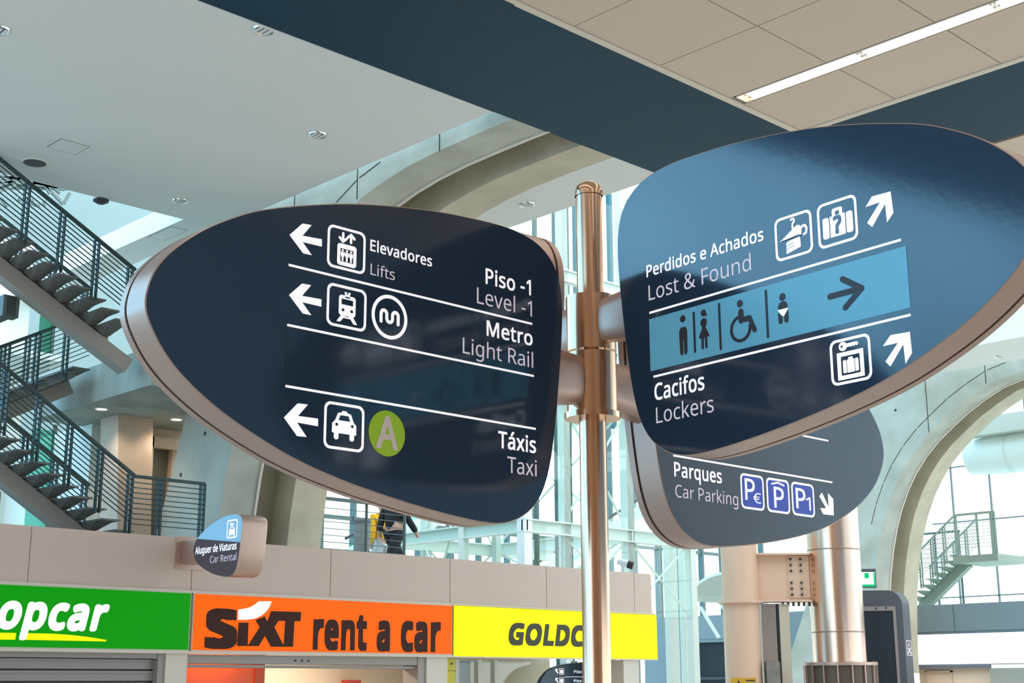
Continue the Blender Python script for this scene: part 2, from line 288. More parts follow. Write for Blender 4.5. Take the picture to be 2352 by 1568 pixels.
# letter outlines (1000 units to the cap height), drawn as closed polygons
import json
LETTERS = json.loads(r'''{" ":[364,[]],"&":[1025,[[426,1015,496,1009,555,989,603,958,639,916,661,863,668,800,654,718,611,650,547,591,468,538,738,277,798,377,836,500,961,500,905,333,866,261,818,199,1022,0,856,0,734,118,640,49,529,3,389,-14,299,-6,222,18,159,57,113,111,84,179,74,261,81,327,100,384,132,433,175,476,290,555,232,625,186,704,168,797,176,861,199,915,237,958,288,989,351,1009],[364,478,278,418,223,352,208,312,203,265,216,195,255,141,315,107,394,95,477,103,548,125,655,195],[422,915,368,907,326,884,298,847,289,798,295,750,315,705,392,611,463,657,511,701,537,747,546,800,538,846,513,882,473,907]]],"-":[451,[[56,321,56,430,395,430,395,321]]],"1":[801,[[497,0,377,0,377,699,377,768,380,820,382,871,342,833,296,794,189,707,125,790,395,1000,497,1000]]],"2":[801,[[728,0,67,0,67,102,329,367,457,501,535,617,555,676,562,741,549,814,513,866,456,898,385,909,317,903,257,884,144,814,78,896,165,957,267,999,385,1014,472,1006,546,982,606,943,651,890,678,825,688,748,680,672,655,601,617,533,566,466,431,324,223,118,223,112,728,112]]],"?":[608,[[196,319,207,411,243,485,314,557,398,634,441,695,454,766,443,826,410,870,357,897,284,906,162,889,60,847,17,945,141,994,213,1009,293,1014,411,998,499,948,553,870,571,769,566,711,551,662,494,581,406,501,335,433,303,375,294,305,294,282,196,282],[164,76,170,120,188,148,216,164,251,169,283,164,311,148,330,120,336,76,330,32,311,3,283,-14,251,-20,216,-14,188,3,170,32]]],"A":[895,[[763,0,643,310,246,310,127,0,0,0,391,1004,504,1004,894,0],[493,724,479,765,460,826,445,874,431,817,415,765,402,724,289,422,605,422]]],"C":[885,[[564,903,488,897,420,876,361,842,311,796,271,738,242,669,224,589,218,500,228,385,257,286,305,205,372,146,458,109,563,97,688,108,803,136,803,27,687,-4,545,-14,405,2,290,49,200,125,137,228,98,355,85,501,93,610,117,709,156,796,209,871,277,932,360,977,456,1005,566,1014,714,999,842,955,791,849,688,887]]],"D":[1022,[[937,510,921,355,875,228,799,129,696,57,568,14,415,0,136,0,136,1000,444,1000,585,986,706,944,804,875,877,779,922,658],[804,506,793,627,760,724,706,798,631,851,537,882,426,892,262,892,262,108,398,108,575,133,702,208,779,332]]],"E":[779,[[695,0,136,0,136,1000,695,1000,695,889,262,889,262,577,669,577,669,468,262,468,262,111,695,111]]],"F":[727,[[262,0,136,0,136,1000,695,1000,695,889,262,889,262,535,668,535,668,424,262,424]]],"G":[1020,[[570,528,916,528,916,38,752,-1,564,-14,421,2,303,48,209,124,141,226,99,352,85,500,101,646,147,772,222,874,324,950,452,998,604,1014,763,999,902,955,854,846,735,887,597,903,486,891,392,854,317,795,262,715,228,616,217,500,227,388,256,289,305,208,377,146,472,108,594,95,706,102,790,119,790,416,570,416]]],"I":[475,[[417,0,56,0,56,73,174,99,174,899,56,927,56,1000,417,1000,417,927,300,899,300,99,417,73]]],"L":[734,[[136,0,136,1000,262,1000,262,112,699,112,699,0]]],"M":[1270,[[577,0,248,877,242,877,247,805,251,711,252,606,252,0,136,0,136,1000,322,1000,630,181,636,181,950,1000,1134,1000,1134,0,1010,0,1010,615,1011,712,1015,803,1020,875,1014,875,681,0]]],"N":[1064,[[929,0,782,0,246,831,241,831,246,754,250,660,252,559,252,0,136,0,136,1000,282,1000,815,172,821,172,817,239,813,338,811,436,811,1000,929,1000]]],"O":[1094,[[1008,501,1001,391,979,291,942,203,891,127,826,67,747,22,654,-5,548,-14,438,-5,343,23,264,68,199,128,149,203,113,291,92,392,85,503,98,647,136,772,199,874,289,951,406,999,549,1015,687,999,801,952,891,875,956,772,995,647],[218,501,227,384,254,284,298,204,362,144,445,107,548,95,651,107,733,144,796,204,840,284,867,384,875,501,856,670,797,798,696,878,549,905,446,893,362,856,298,798,254,718,227,619]]],"P":[847,[[401,1000,570,981,686,923,754,830,776,706,756,588,729,534,689,486,635,446,566,415,480,396,377,389,262,389,262,0,136,0,136,1000],[389,892,262,892,262,497,363,497,450,502,521,518,576,544,615,583,638,634,646,700,630,785,584,845,505,880]]],"R":[871,[[412,1000,525,992,617,968,687,929,737,874,766,803,776,716,769,643,746,583,713,535,672,498,576,448,850,0,703,0,461,413,262,413,262,0,136,0,136,1000],[405,891,262,891,262,520,412,520,517,532,590,568,632,628,646,710,639,769,620,815,587,849,541,873,480,886]]],"S":[769,[[703,268,692,185,660,116,607,60,536,20,448,-6,346,-14,239,-8,146,8,71,34,71,154,197,113,352,95,420,100,476,115,520,139,552,171,571,210,577,256,572,301,556,339,527,371,484,401,342,462,229,513,148,576,100,655,84,759,94,833,125,896,173,946,237,983,315,1006,403,1014,555,999,679,958,640,850,527,888,401,903,343,899,296,885,259,863,232,834,217,798,211,758,217,711,232,674,260,642,301,613,430,556,579,487,633,446,672,398,695,339]]],"T":[779,[[452,0,326,0,326,889,14,889,14,1000,763,1000,763,889,452,889]]],"V":[840,[[840,1000,483,0,357,0,0,1000,132,1000,357,359,384,280,404,208,420,140,436,209,457,282,483,361,707,1000]]],"X":[821,[[815,0,672,0,408,434,139,0,6,0,338,521,27,1000,167,1000,412,608,658,1000,791,1000,482,524]]],"a":[786,[[403,763,523,748,606,703,656,625,672,511,672,0,583,0,559,106,553,106,487,39,408,-1,301,-14,237,-8,180,10,132,40,95,83,72,140,64,209,86,308,153,382,265,429,424,448,552,452,552,497,542,577,511,627,462,655,396,664,284,646,185,606,147,699,263,744],[440,363,321,349,246,318,205,271,192,207,202,153,230,115,274,93,329,85,416,99,487,138,535,205,550,300,550,367]]],"c":[672,[[420,-14,326,-4,243,27,174,78,121,153,88,250,77,371,89,497,123,597,178,672,249,724,333,755,429,765,539,753,626,724,588,622,510,646,426,657,357,649,301,625,258,585,228,529,210,459,204,373,210,290,228,220,258,165,300,125,353,100,419,92,527,105,613,136,613,27,530,-4]]],"d":[861,[[385,-14,259,10,161,83,98,205,77,374,98,544,162,666,260,740,387,765,489,750,564,710,619,654,627,654,623,708,619,765,619,1064,742,1064,742,0,643,0,625,101,619,101,564,43,488,1],[405,88,506,105,572,153,608,235,620,350,620,373,609,496,574,588,508,644,403,662,316,643,254,583,217,491,204,371,217,252,254,162,317,107]]],"e":[790,[[409,765,499,754,575,723,636,672,681,604,709,522,718,426,718,352,204,352,222,239,270,158,344,108,444,91,571,104,685,143,685,35,571,-2,438,-14,338,-3,250,29,177,84,123,159,88,255,77,370,87,484,118,581,168,659,235,717,316,753],[408,664,329,650,268,607,227,539,207,450,590,450,585,510,570,562,545,604,511,637,465,657]]],"f":[482,[[465,655,276,655,276,0,153,0,153,655,21,655,21,713,153,755,153,798,160,886,181,955,217,1007,265,1043,325,1064,396,1071,478,1064,542,1046,510,950,458,964,398,971,344,960,306,929,283,876,276,800,276,751,465,751]]],"g":[861,[[385,765,456,758,519,737,574,701,620,651,627,651,644,751,742,751,742,-13,733,-110,706,-191,660,-254,595,-300,511,-327,406,-336,257,-324,136,-289,136,-175,261,-218,413,-234,499,-220,565,-177,607,-110,620,-22,620,7,622,55,625,99,619,99,575,49,522,14,459,-7,387,-14,257,12,159,88,98,211,77,374,98,535,159,659,256,738],[402,661,344,653,295,627,256,586,228,529,210,458,204,373,217,250,256,160,318,105,405,87,503,102,540,120,570,148,609,228,622,345,622,374,616,466,599,539,569,594,527,632,471,654]]],"h":[866,[[242,752,240,697,235,647,244,647,304,711,385,750,478,763,561,756,630,735,683,698,721,646,744,576,752,489,752,0,630,0,630,480,620,560,590,616,537,650,462,661,387,653,331,630,290,591,263,537,247,469,242,388,242,0,119,0,119,1064,242,1064]]],"i":[361,[[242,751,242,0,119,0,119,751],[182,1032,232,1013,248,989,254,954,248,919,232,895,182,875,154,880,130,895,114,919,109,954,114,989,130,1013,154,1027]]],"k":[748,[[241,508,239,450,235,387,241,387,266,419,300,461,331,497,570,751,714,751,410,430,735,0,587,0,326,350,241,276,241,0,119,0,119,1064,241,1064]]],"l":[361,[[242,0,119,0,119,1064,242,1064]]],"n":[866,[[480,765,598,748,683,700,735,614,752,489,752,0,630,0,630,480,620,560,590,616,537,650,462,661,357,644,290,591,254,506,242,389,242,0,119,0,119,751,218,751,237,648,244,648,306,714,388,752]]],"o":[847,[[772,377,766,288,747,211,717,144,677,88,627,44,567,12,498,-8,422,-14,350,-8,284,12,225,44,175,88,134,144,103,211,84,288,77,377,88,492,119,588,170,664,239,719,325,753,426,765,522,753,606,719,675,664,728,588,761,492],[204,377,210,294,228,223,257,166,300,123,355,97,424,88,493,97,549,123,592,166,621,223,638,294,644,377,638,460,620,529,591,585,548,627,493,652,423,661,324,642,256,585,217,495]]],"p":[861,[[476,765,601,741,700,668,763,547,784,377,775,259,746,162,700,85,638,30,562,-3,475,-14,373,1,296,41,242,95,234,95,239,35,242,-28,242,-336,119,-336,119,751,220,751,237,648,242,648,296,707,372,749],[454,661,386,654,332,632,292,596,265,546,249,481,242,401,242,377,247,291,262,220,288,163,328,122,384,97,457,88,519,98,569,126,608,171,635,229,651,299,657,378,644,494,607,584,544,642]]],"q":[861,[[619,-15,620,43,626,101,618,101,579,57,529,20,464,-6,382,-14,259,10,162,83,98,205,77,374,87,492,116,590,163,666,225,721,301,754,387,765,467,756,531,731,581,694,620,648,626,648,644,751,742,751,742,-336,619,-336],[406,88,476,95,530,116,571,152,598,202,614,268,620,347,620,373,609,498,573,589,507,644,403,662,315,643,254,583,217,491,204,371,217,253,254,163,317,107]]],"r":[578,[[469,765,515,763,557,756,542,643,502,650,461,653,378,634,308,583,260,504,242,401,242,0,119,0,119,751,220,751,234,613,239,613,297,690,374,744,419,760]]],"s":[671,[[608,207,599,140,571,85,527,42,468,11,394,-8,308,-14,173,-1,73,34,73,146,181,104,311,85,392,93,447,116,478,151,489,196,473,246,418,291,304,342,179,398,133,429,99,465,78,510,71,566,91,650,149,713,239,752,353,765,481,751,592,714,550,616,451,650,345,664,278,658,229,639,199,610,189,573,207,520,268,478,382,430,504,375,549,344,581,307,601,262]]],"t":[506,[[370,87,427,92,475,102,475,8,419,-8,349,-14,292,-9,240,6,195,34,160,77,137,138,129,218,129,655,22,655,22,714,130,763,179,923,252,923,252,751,469,751,469,655,252,655,252,221,260,162,285,120,323,95]]],"u":[866,[[746,751,746,0,646,0,627,99,622,99,560,35,478,-2,384,-14,301,-7,233,15,180,51,141,104,118,173,111,259,111,751,235,751,235,268,245,189,276,133,328,99,402,88,477,96,534,120,576,159,603,212,618,280,623,360,623,751]]],"v":[711,[[284,0,0,751,132,751,291,308,315,239,338,167,352,109,357,109,373,168,397,241,420,308,580,751,711,751,426,0]]],"x":[741,[[297,384,38,751,178,751,371,468,563,751,702,751,443,384,716,0,576,0,371,300,164,0,25,0]]],"\u00e1":[786,[[403,763,523,748,606,703,656,625,672,511,672,0,583,0,559,106,553,106,487,39,408,-1,301,-14,237,-8,180,10,132,40,95,83,72,140,64,209,86,308,153,382,265,429,424,448,552,452,552,497,542,577,511,627,462,655,396,664,284,646,185,606,147,699,263,744],[440,363,321,349,246,318,205,271,192,207,202,153,230,115,274,93,329,85,416,99,487,138,535,205,550,300,550,367],[601,1059,564,1011,512,953,454,896,401,849,319,849,319,866,365,929,413,1004,452,1073,601,1073]]],"\u20ac":[801,[[532,1013,664,997,783,948,731,847,639,887,532,905,437,889,361,839,304,755,268,637,609,637,609,546,258,546,256,520,256,493,256,466,258,436,567,436,567,345,269,345,290,272,321,210,361,161,412,125,473,103,543,95,653,109,752,140,752,31,656,-1,536,-14,431,-3,343,29,271,82,214,153,172,241,144,345,32,345,32,436,133,436,132,464,132,493,132,523,133,546,32,546,32,637,143,637,169,744,210,836,267,911,340,966,429,1001]]]}''')
def inset(P, d):
    k = len(P); out = []
    area = sum(P[i][0] * P[(i + 1) % k][1] - P[(i + 1) % k][0] * P[i][1] for i in range(k)); sg = 1 if area > 0 else -1
    for i in range(k):
        (ax, ay), (px, py), (bx, by) = P[i - 1], P[i], P[(i + 1) % k]
        l1 = math.hypot(px - ax, py - ay) or 1e-9; l2 = math.hypot(bx - px, by - py) or 1e-9
        n1 = (-(py - ay) / l1, (px - ax) / l1); n2 = (-(by - py) / l2, (bx - px) / l2); c = max(.85, 1 + n1[0] * n2[0] + n1[1] * n2[1])
        out.append((px + sg * d * (n1[0] + n2[0]) / c, py + sg * d * (n1[1] + n2[1]) / c))
    return out
GLY = {}
def glyphs(body, bold=0.0, shear=0.0, space=0.0):
    key = (body, bold, shear, space)
    if key in GLY: return GLY[key]
    v, f = [], []; x = 0.0
    for ch in body:
        adv, loops = LETTERS[ch]; L = [[(l[i] / 1000, l[i + 1] / 1000) for i in range(0, len(l), 2)] for l in loops]
        ar = [sum(p[i][0] * p[(i + 1) % len(p)][1] - p[(i + 1) % len(p)][0] * p[i][1] for i in range(len(p))) for p in L]
        outs = [(p, []) for p, a in zip(L, ar) if a < 0]
        for p, a in zip(L, ar):
            if a >= 0:
                for o, hs in outs:
                    xs = [q[0] for q in o]; ys = [q[1] for q in o]
                    if min(xs) <= p[0][0] <= max(xs) and min(ys) <= p[0][1] <= max(ys): hs.append(p); break
        for o, hs in outs:
            ls = [o] + hs; fl = [q for l in ls for q in l]
            tr = tessellate_polygon([[Vector((q[0], q[1], 0)) for q in l] for l in ls])
            nk = 0 if bold == 0 else 8
            if bold > .05 and shear > .2: nk = 14
            rim = [(bold * math.cos(2 * math.pi * k / nk), bold * math.sin(2 * math.pi * k / nk)) for k in range(nk)]
            if nk == 8: rim = [(bx / max(abs(bx), abs(by)) * bold, by / max(abs(bx), abs(by)) * bold) for bx, by in rim]     # square corners
            for c, (bx, by) in enumerate([(0, 0)] + rim):
                n = len(v); v += [(x + q[0] + bx + (q[1] + by) * shear, q[1] + by, c) for q in fl]; f += [tuple(i + n for i in t) for t in tr]
        x += adv / 1000 + space + bold * 1.2
    GLY[key] = (v, f); return GLY[key]
CAP = 1.0
def text_at(bd, body, x0, x1, z, cap, m, parent, bold=0.0, shear=0.0, lift=0.0, space=0.0, name='lettering', label=None, th=.0012):
    v, f = glyphs(body, bold, shear, space)
    xs = [p[0] for p in v]; a, b = min(xs), max(xs); sx = (x1 - x0) / (b - a); sz = cap / CAP
    mb = MB(); n = len(v)
    top = [bd.P(x0 + (p[0] - a) * sx, z + p[1] * sz, lift + th + p[2] * 4e-5) for p in v]
    mb.add(top, f)
    o = mb.build(name, m, parent, label=label); return o
def text(bd, body, L, R, cap_px, m, parent, bold=0.0, shear=0.0, lift=0.0, space=0.0, name='lettering', label=None):
    x0, z0 = bd.uv(*L); x1, z1 = bd.uv(*R); _, zt = bd.uv(L[0], L[1] - cap_px)
    return text_at(bd, body, x0, x1, (z0 + z1) / 2, zt - z0, m, parent, bold, shear, lift, space, name, label)
def circle(cx, cy, r, n=40, ry=None): return [(cx + r * math.cos(2 * math.pi * k / n), cy + (ry or r) * math.sin(2 * math.pi * k / n)) for k in range(n)]
def rrect(x0, y0, x1, y1, r, n=7):
    out = []
    for cx, cy, a in ((x1 - r, y1 - r, 0), (x0 + r, y1 - r, 90), (x0 + r, y0 + r, 180), (x1 - r, y0 + r, 270)):
        out += [(cx + r * math.cos(math.radians(a + 90 * k / n)), cy + r * math.sin(math.radians(a + 90 * k / n))) for k in range(n + 1)]
    return out
def rect(x0, y0, x1, y1): return [(x0, y0), (x1, y0), (x1, y1), (x0, y1)]
def stroke(pts, w, cap=True, n=6):
    # a thick line through pts, as separate quads plus round joints
    out = []
    for (ax, ay), (bx, by) in zip(pts, pts[1:]):
        d = math.hypot(bx - ax, by - ay) or 1e-9; nx, ny = -(by - ay) / d * w / 2, (bx - ax) / d * w / 2
        out.append([[(ax + nx, ay + ny), (ax - nx, ay - ny), (bx - nx, by - ny), (bx + nx, by + ny)]])
    for p in (pts if cap else pts[1:-1]): out.append([circle(p[0], p[1], w / 2, 14)])
    return out
def arc(cx, cy, r, a0, a1, n=16): return [(cx + r * math.cos(math.radians(a0 + (a1 - a0) * k / n)), cy + r * math.sin(math.radians(a0 + (a1 - a0) * k / n))) for k in range(n + 1)]
def mapto(fr, groups):
    x0, y0, x1, y1 = fr; return [[[(x0 + p[0] * (x1 - x0), y0 + p[1] * (y1 - y0)) for p in l] for l in g] for g in groups]
def pict(bd, fr, parent, label, white, dark=(), m=None, md=None, fill=None, border=.055):
    x0, y0, x1, y1 = fr; w = x1 - x0; t = w * border
    o = bd.poly([[rrect(x0, y0, x1, y1, w * .15), rrect(x0 + t, y0 + t, x1 - t, y1 - t, w * .11)]], 'pictogram_frame', WHITE, parent, label=label)
    if fill: bd.poly([[rrect(x0 + t * .9, y0 + t * .9, x1 - t * .9, y1 - t * .9, w * .11)]], 'pictogram_field', fill, o, lift=-.0004, th=.0009)
    if white: bd.poly(mapto(fr, white), 'symbol', m or WHITE, o, lift=.0002)
    if dark: bd.poly(mapto(fr, dark), 'symbol_detail', md or NAVY, o, lift=.0014)
    return o

# =================================================================== FINGERPOST
POLE = np.array([4.332, 3.987, 0.0])
PR = .0585
post = thing('signpost', 'round brushed steel post with domed top carrying four navy sign boards', 'sign post', (POLE[0], POLE[1], 0))
ztop = 4.02
post_pole = MB().lathe(POLE, [(PR, 0)] + [(PR, z) for z in np.linspace(.1, ztop, 6)]).build('pole', STEEL, post)
MB().lathe(POLE, [(PR + .004, ztop - .004), (PR + .004, ztop + .012)] + [((PR + .004) * math.cos(a), ztop + .012 + PR * .95 * math.sin(a)) for a in np.linspace(0, math.pi / 2 - .01, 10)]).build('domed_cap', STEEL, post)
MB().lathe(POLE, [(.16, 0), (.16, .02), (.07, .03)]).build('base_plate', STEEL, post)
CR = .109
MB().lathe(POLE, [(PR, 3.305), (CR, 3.305), (CR, 3.535), (PR, 3.535)][:1] + [(CR, 3.30), (CR, 3.545), (PR - .002, 3.545)]).build('collar', STEEL, post)
MB().lathe(POLE, [(PR - .002, 3.03), (CR, 3.03), (CR, 3.29), (PR - .002, 3.29)]).build('collar', STEEL, post)
MB().lathe(POLE, [(PR - .002, 3.005), (CR + .012, 3.005), (CR + .012, 3.03), (PR - .002, 3.03)]).build('collar_flange', STEEL, post)

SHAPE = [(2.200, 3.100), (2.190, 3.150), (2.178, 3.193), (2.154, 3.234), (2.123, 3.274), (2.081, 3.317), (2.027, 3.363), (1.972, 3.404), (1.892, 3.450), (1.821, 3.488), (1.739, 3.522), (1.558, 3.580), (1.392, 3.625), (1.210, 3.662), (0.982, 3.696), (0.845, 3.708), (0.690, 3.718), (0.610, 3.720), (0.525, 3.714), (0.452, 3.703), (0.386, 3.679), (0.334, 3.640), (0.300, 3.598), (0.274, 3.536), (0.262, 3.451), (0.269, 3.298), (0.289, 3.133), (0.314, 2.919), (0.350, 2.734), (0.400, 2.627), (0.469, 2.556), (0.573, 2.508), (0.674, 2.496), (0.836, 2.508), (1.023, 2.530), (1.259, 2.567), (1.482, 2.614), (1.619, 2.656), (1.694, 2.684), (1.780, 2.720), (1.843, 2.748), (1.914, 2.784), (1.984, 2.827), (2.043, 2.868), (2.095, 2.913), (2.136, 2.961), (2.166, 3.008), (2.190, 3.052)]
def smooth_closed(P, n=4):
    out = []; k = len(P)
    for i in range(k):
        p0, p1, p2, p3 = (np.array(P[(i + j) % k]) for j in (-1, 0, 1, 2))
        for t in np.linspace(0, 1, n, endpoint=False):
            out.append(tuple(.5 * ((2 * p1) + (-p0 + p2) * t + (2 * p0 - 5 * p1 + 4 * p2 - p3) * t * t + (-p0 + 3 * p1 - 3 * p2 + p3) * t ** 3)))
    return out
SH = smooth_closed(SHAPE, 3)
for _ in range(6): SH = [tuple((np.array(SH[i - 1]) + 2 * np.array(SH[i]) + np.array(SH[(i + 1) % len(SH)])) / 4) for i in range(len(SH))]
TH = .17
def sign_board(label, ang, dirn, dz):
    """ang: heading of the board's reading direction; dirn +1/-1: which way from the post it points; returns (thing, Board)"""
    u = np.array([math.cos(ang), math.sin(ang), 0]); n = np.array([u[1], -u[0], 0])          # n: the read face
    if n @ (np.array([EYE[0], EYE[1], 0]) - POLE) < 0: n = -n
    c = POLE + np.array([0, 0, 0])
    t = thing('sign_board', label, 'sign', (c[0] + u[0] * dirn * 1.2, c[1] + u[1] * dirn * 1.2, 2.5 + dz), group='boards on the sign post')
    def pt(s, z, d): q = c + u * dirn * s + n * d; return (q[0], q[1], z + dz)
    def ring(P, d): return [pt(s, z, d) for s, z in P]
    def loft(rings, name, m):
        mb = MB(); k = len(rings[0]); vs = [p for r in rings for p in r]
        mb.add(vs, [(i * k + j, i * k + (j + 1) % k, (i + 1) * k + (j + 1) % k, (i + 1) * k + j) for i in range(len(rings) - 1) for j in range(k)], True)
        return mb.build(name, m, t)
    h = TH / 2; IN = inset(SH, .004); GR = inset(SH, .014)
    fp = MB().prism([ring(IN, h - .004)], tuple(n * .004)).build('face_panel', NAVY, t)
    loft([ring(IN, h - .012), ring(IN, h - .0005), ring(SH, h - .004), ring(SH, -h + .05), ring(GR, -h + .05)], 'rim', RIM)
    loft([ring(GR, -h + .05), ring(GR, -h + .036)], 'rim_groove', RIMD)
    loft([ring(GR, -h + .036), ring(SH, -h + .036), ring(SH, -h + .004), ring(IN, -h)], 'back_rim', RIM)
    MB().prism([ring(IN, -h)], tuple(n * .004)).build('back_panel', NAVY, t)
    # welded arm: a tapering half-round bracket from the collar to the end of the board
    z0, z1 = (3.05 , 3.27) if dz < .1 else (3.32, 3.52)
    mb = MB(); rings = []
    for s, dd, zz0, zz1 in ((CR * .93, .052, z0 + .005, z1 - .0), (.2, .060, z0 - .01, z1 + .005), (.335, .066, z0 - .03, z1 + .015)):
        rg = []
        for k in range(16):
            a = 2 * math.pi * k / 16; ca, sa = math.cos(a), math.sin(a)
            rg.append(tuple(c + u * dirn * s + n * dd * (abs(ca) ** .6) * (1 if ca >= 0 else -1) + np.array([0, 0, (zz0 + zz1) / 2 + (zz1 - zz0) / 2 * (abs(sa) ** .8) * (1 if sa >= 0 else -1)])))
        rings.append(rg)
    vs = [p for r in rings for p in r]
    mb.add(vs, [(i * 16 + j, i * 16 + (j + 1) % 16, (i + 1) * 16 + (j + 1) % 16, (i + 1) * 16 + j) for i in range(2) for j in range(16)], True)
    mb.add(rings[0], [tuple(range(16))]); mb.add(rings[2], [tuple(range(16))])
    arm = mb.build('arm', RIM, t)
    fo = c + n * h
    return t, Board((fo[0], fo[1], 0), u if (np.cross(u, [0, 0, 1.0]) @ n) > 0 else -u, n)

AX = 0.0; AB = math.radians(84.92)
t1, b1 = sign_board('navy sign board with lifts, light rail and taxi lines and left arrows', AX, -1, 0.0)
t2, b2 = sign_board('partly hidden navy sign board showing blue car parking squares', AX, 1, 0.0)
t3, b3 = sign_board('navy sign board with light blue toilet strip and lost and found line', AB, -1, .255)
t4, b4 = sign_board('navy sign board peeking out behind the lifts and taxi board', AB, 1, .255)

Z1 = (620, 480, 3.4588); Z2 = (620, 780, 3.4588); Z3 = (1440, 420, 3.4588); Z4 = (1440, 680, 3.4588); Z5 = (1500, 1000, 4.704)
def z(zz, *pts): return [(zz[0] + x / zz[2], zz[1] + y / zz[2]) for x, y in pts]
# ---- board 1
for a, b in (((662.8, 608.1), (1221.9, 743.7)), ((659.6, 746.3), (1225.7, 863)), ((655.3, 887.3), (1230, 983.8))): b1.rule(a, b, 'divider_line', WHITE, t1)
ARW = [(155, 205), (258, 115), (330, 128), (258, 212), (411, 240), (411, 298), (258, 262), (331, 366), (264, 352)]
b1.poly_px([ARW], 'arrow', WHITE, t1, Z1, label='left arrow on the lifts line')
b1.poly_px([[(x - 4, y + 477) for x, y in ARW]], 'arrow', WHITE, t1, Z1, label='left arrow on the light rail line')
b1.poly_px([[(110, 617), (220, 505), (301, 515), (222, 605), (381, 627), (380, 687), (214, 657), (290, 772), (215, 765)]], 'arrow', WHITE, t1, Z2, label='left arrow on the taxi line')
for body, zz, L, R, cap, m, bo in (('Elevadores', Z1, (795, 333), (1285, 453), 25, WHITE, .020), ('Lifts', Z1, (797, 522), (990, 565), 25.5, PINKW, .0),
        ('Piso -1', Z1, (1712, 592), (2072, 683), 34.7, WHITE, .022), ('Level -1', Z1, (1643, 752), (2080, 850), 36.5, PINKW, .0),
        ('Metro', Z1, (1720, 1003), (2085, 1085), 34, WHITE, .022), ('Light Rail', Z2, (1530, 108), (2090, 222), 36, PINKW, .0),
        ('Táxis', Z2, (1812, 857), (2112, 897), 37, WHITE, .024), ('Taxi', Z2, (1885, 1054), (2118, 1086), 37, PINKW, .0)):
    L, R = z(zz, L, R); text(b1, body, L, R, cap, m, t1, bold=bo, label=('white' if m is WHITE else 'pale pink') + ' lettering ' + body)
fr = b1.frame(*z(Z1, (456, 115), (757, 190), (757, 528), (456, 450)))
lift_w = [[rrect(.26, .10, .76, .61, .07), rect(.335, .19, .685, .50)]]
for cx in (.40, .51, .62): lift_w += [[circle(cx, .455, .028, 14)], [[(cx - .05, .415), (cx + .05, .415), (cx + .045, .33), (cx + .02, .30), (cx + .02, .205), (cx - .02, .205), (cx - .02, .30), (cx - .045, .33)]]]
lift_w += stroke([(.40, .86), (.40, .67)], .055) + stroke([(.31, .745), (.40, .66), (.49, .745)], .055) + stroke([(.61, .68), (.61, .86)], .055) + stroke([(.52, .785), (.61, .87), (.70, .785)], .055)
pict(b1, fr, t1, 'lift pictogram', lift_w)
fr = b1.frame(*z(Z1, (453, 572), (765, 655), (763, 992), (450, 905)))
train_w = [[rrect(.30, .29, .72, .77, .07), rect(.36, .55, .66, .685)], [circle(.465, .83, .03, 14)], [circle(.555, .83, .03, 14)], [rect(.45, .755, .57, .80)]]
train_w += [[[(.36, .29), (.46, .29), (.34, .13), (.25, .13)]], [[(.56, .29), (.66, .29), (.77, .13), (.68, .13)]], [rect(.40, .235, .62, .27)]]
pict(b1, fr, t1, 'train pictogram', train_w, [[circle(.40, .42, .035, 16)], [circle(.62, .42, .035, 16)], [rrect(.45, .715, .57, .745, .012)]])
cc, rr = b1.circ_px(*z(Z1, (950, 858), (950, 683)))
o = b1.poly([[circle(cc[0], cc[1], rr, 64), circle(cc[0], cc[1], rr * .84, 64)]], 'metro_emblem', WHITE, t1, label='white ring with a rounded m')
wv = []
for x0, x1, up in ((-.48, -.16, 1), (-.16, .16, 0), (.16, .48, 1)): wv += arc((x0 + x1) / 2, .10 if up else -.08, .16, 180, 0 if up else 360, 10)
wv = [(-.48, -.26)] + wv + [(.48, -.26)]
b1.poly([[[(cc[0] + p[0] * rr, cc[1] + p[1] * rr) for p in l] for l in g] for g in stroke(wv, .15)], 'symbol', WHITE, o)
fr = b1.frame(*z(Z2, (435, 480), (750, 535), (742, 898), (422, 858)))
taxi_w = [[[(.20, .35), (.20, .55), (.27, .62), (.34, .78), (.42, .80), (.44, .80), (.44, .835), (.56, .835), (.56, .80), (.58, .80), (.66, .78), (.73, .62), (.80, .55), (.80, .35)],
           [(.35, .625), (.65, .625), (.605, .74), (.395, .74)]], [rrect(.25, .21, .36, .42, .05)], [rrect(.64, .21, .75, .42, .05)]]
pict(b1, fr, t1, 'taxi pictogram', taxi_w, [[circle(.305, .53, .033, 16)], [circle(.695, .53, .033, 16)]])
cc, rr = b1.circ_px(*z(Z2, (929, 744), (929, 563)))
o = b1.poly([[circle(cc[0], cc[1], rr, 64)]], 'terminal_disc', GREENV, t1, label='lime green disc with a cream A')
text_at(b1, 'A', cc[0] - rr * .60, cc[0] + rr * .60, cc[1] - rr * .66, rr * 1.36, CREAM, o, bold=.035, lift=.0016)
# seam of the overlaid film
(a0, c0), (a1, c1) = b1.uv(659, 750), b1.uv(656, 886)
b1.poly([[rect(a0 - .001, c1, a0 + .001, c0)]], 'film_seam', mat('seam', (0.008, 0.012, 0.02), .4), t1, th=.0006)
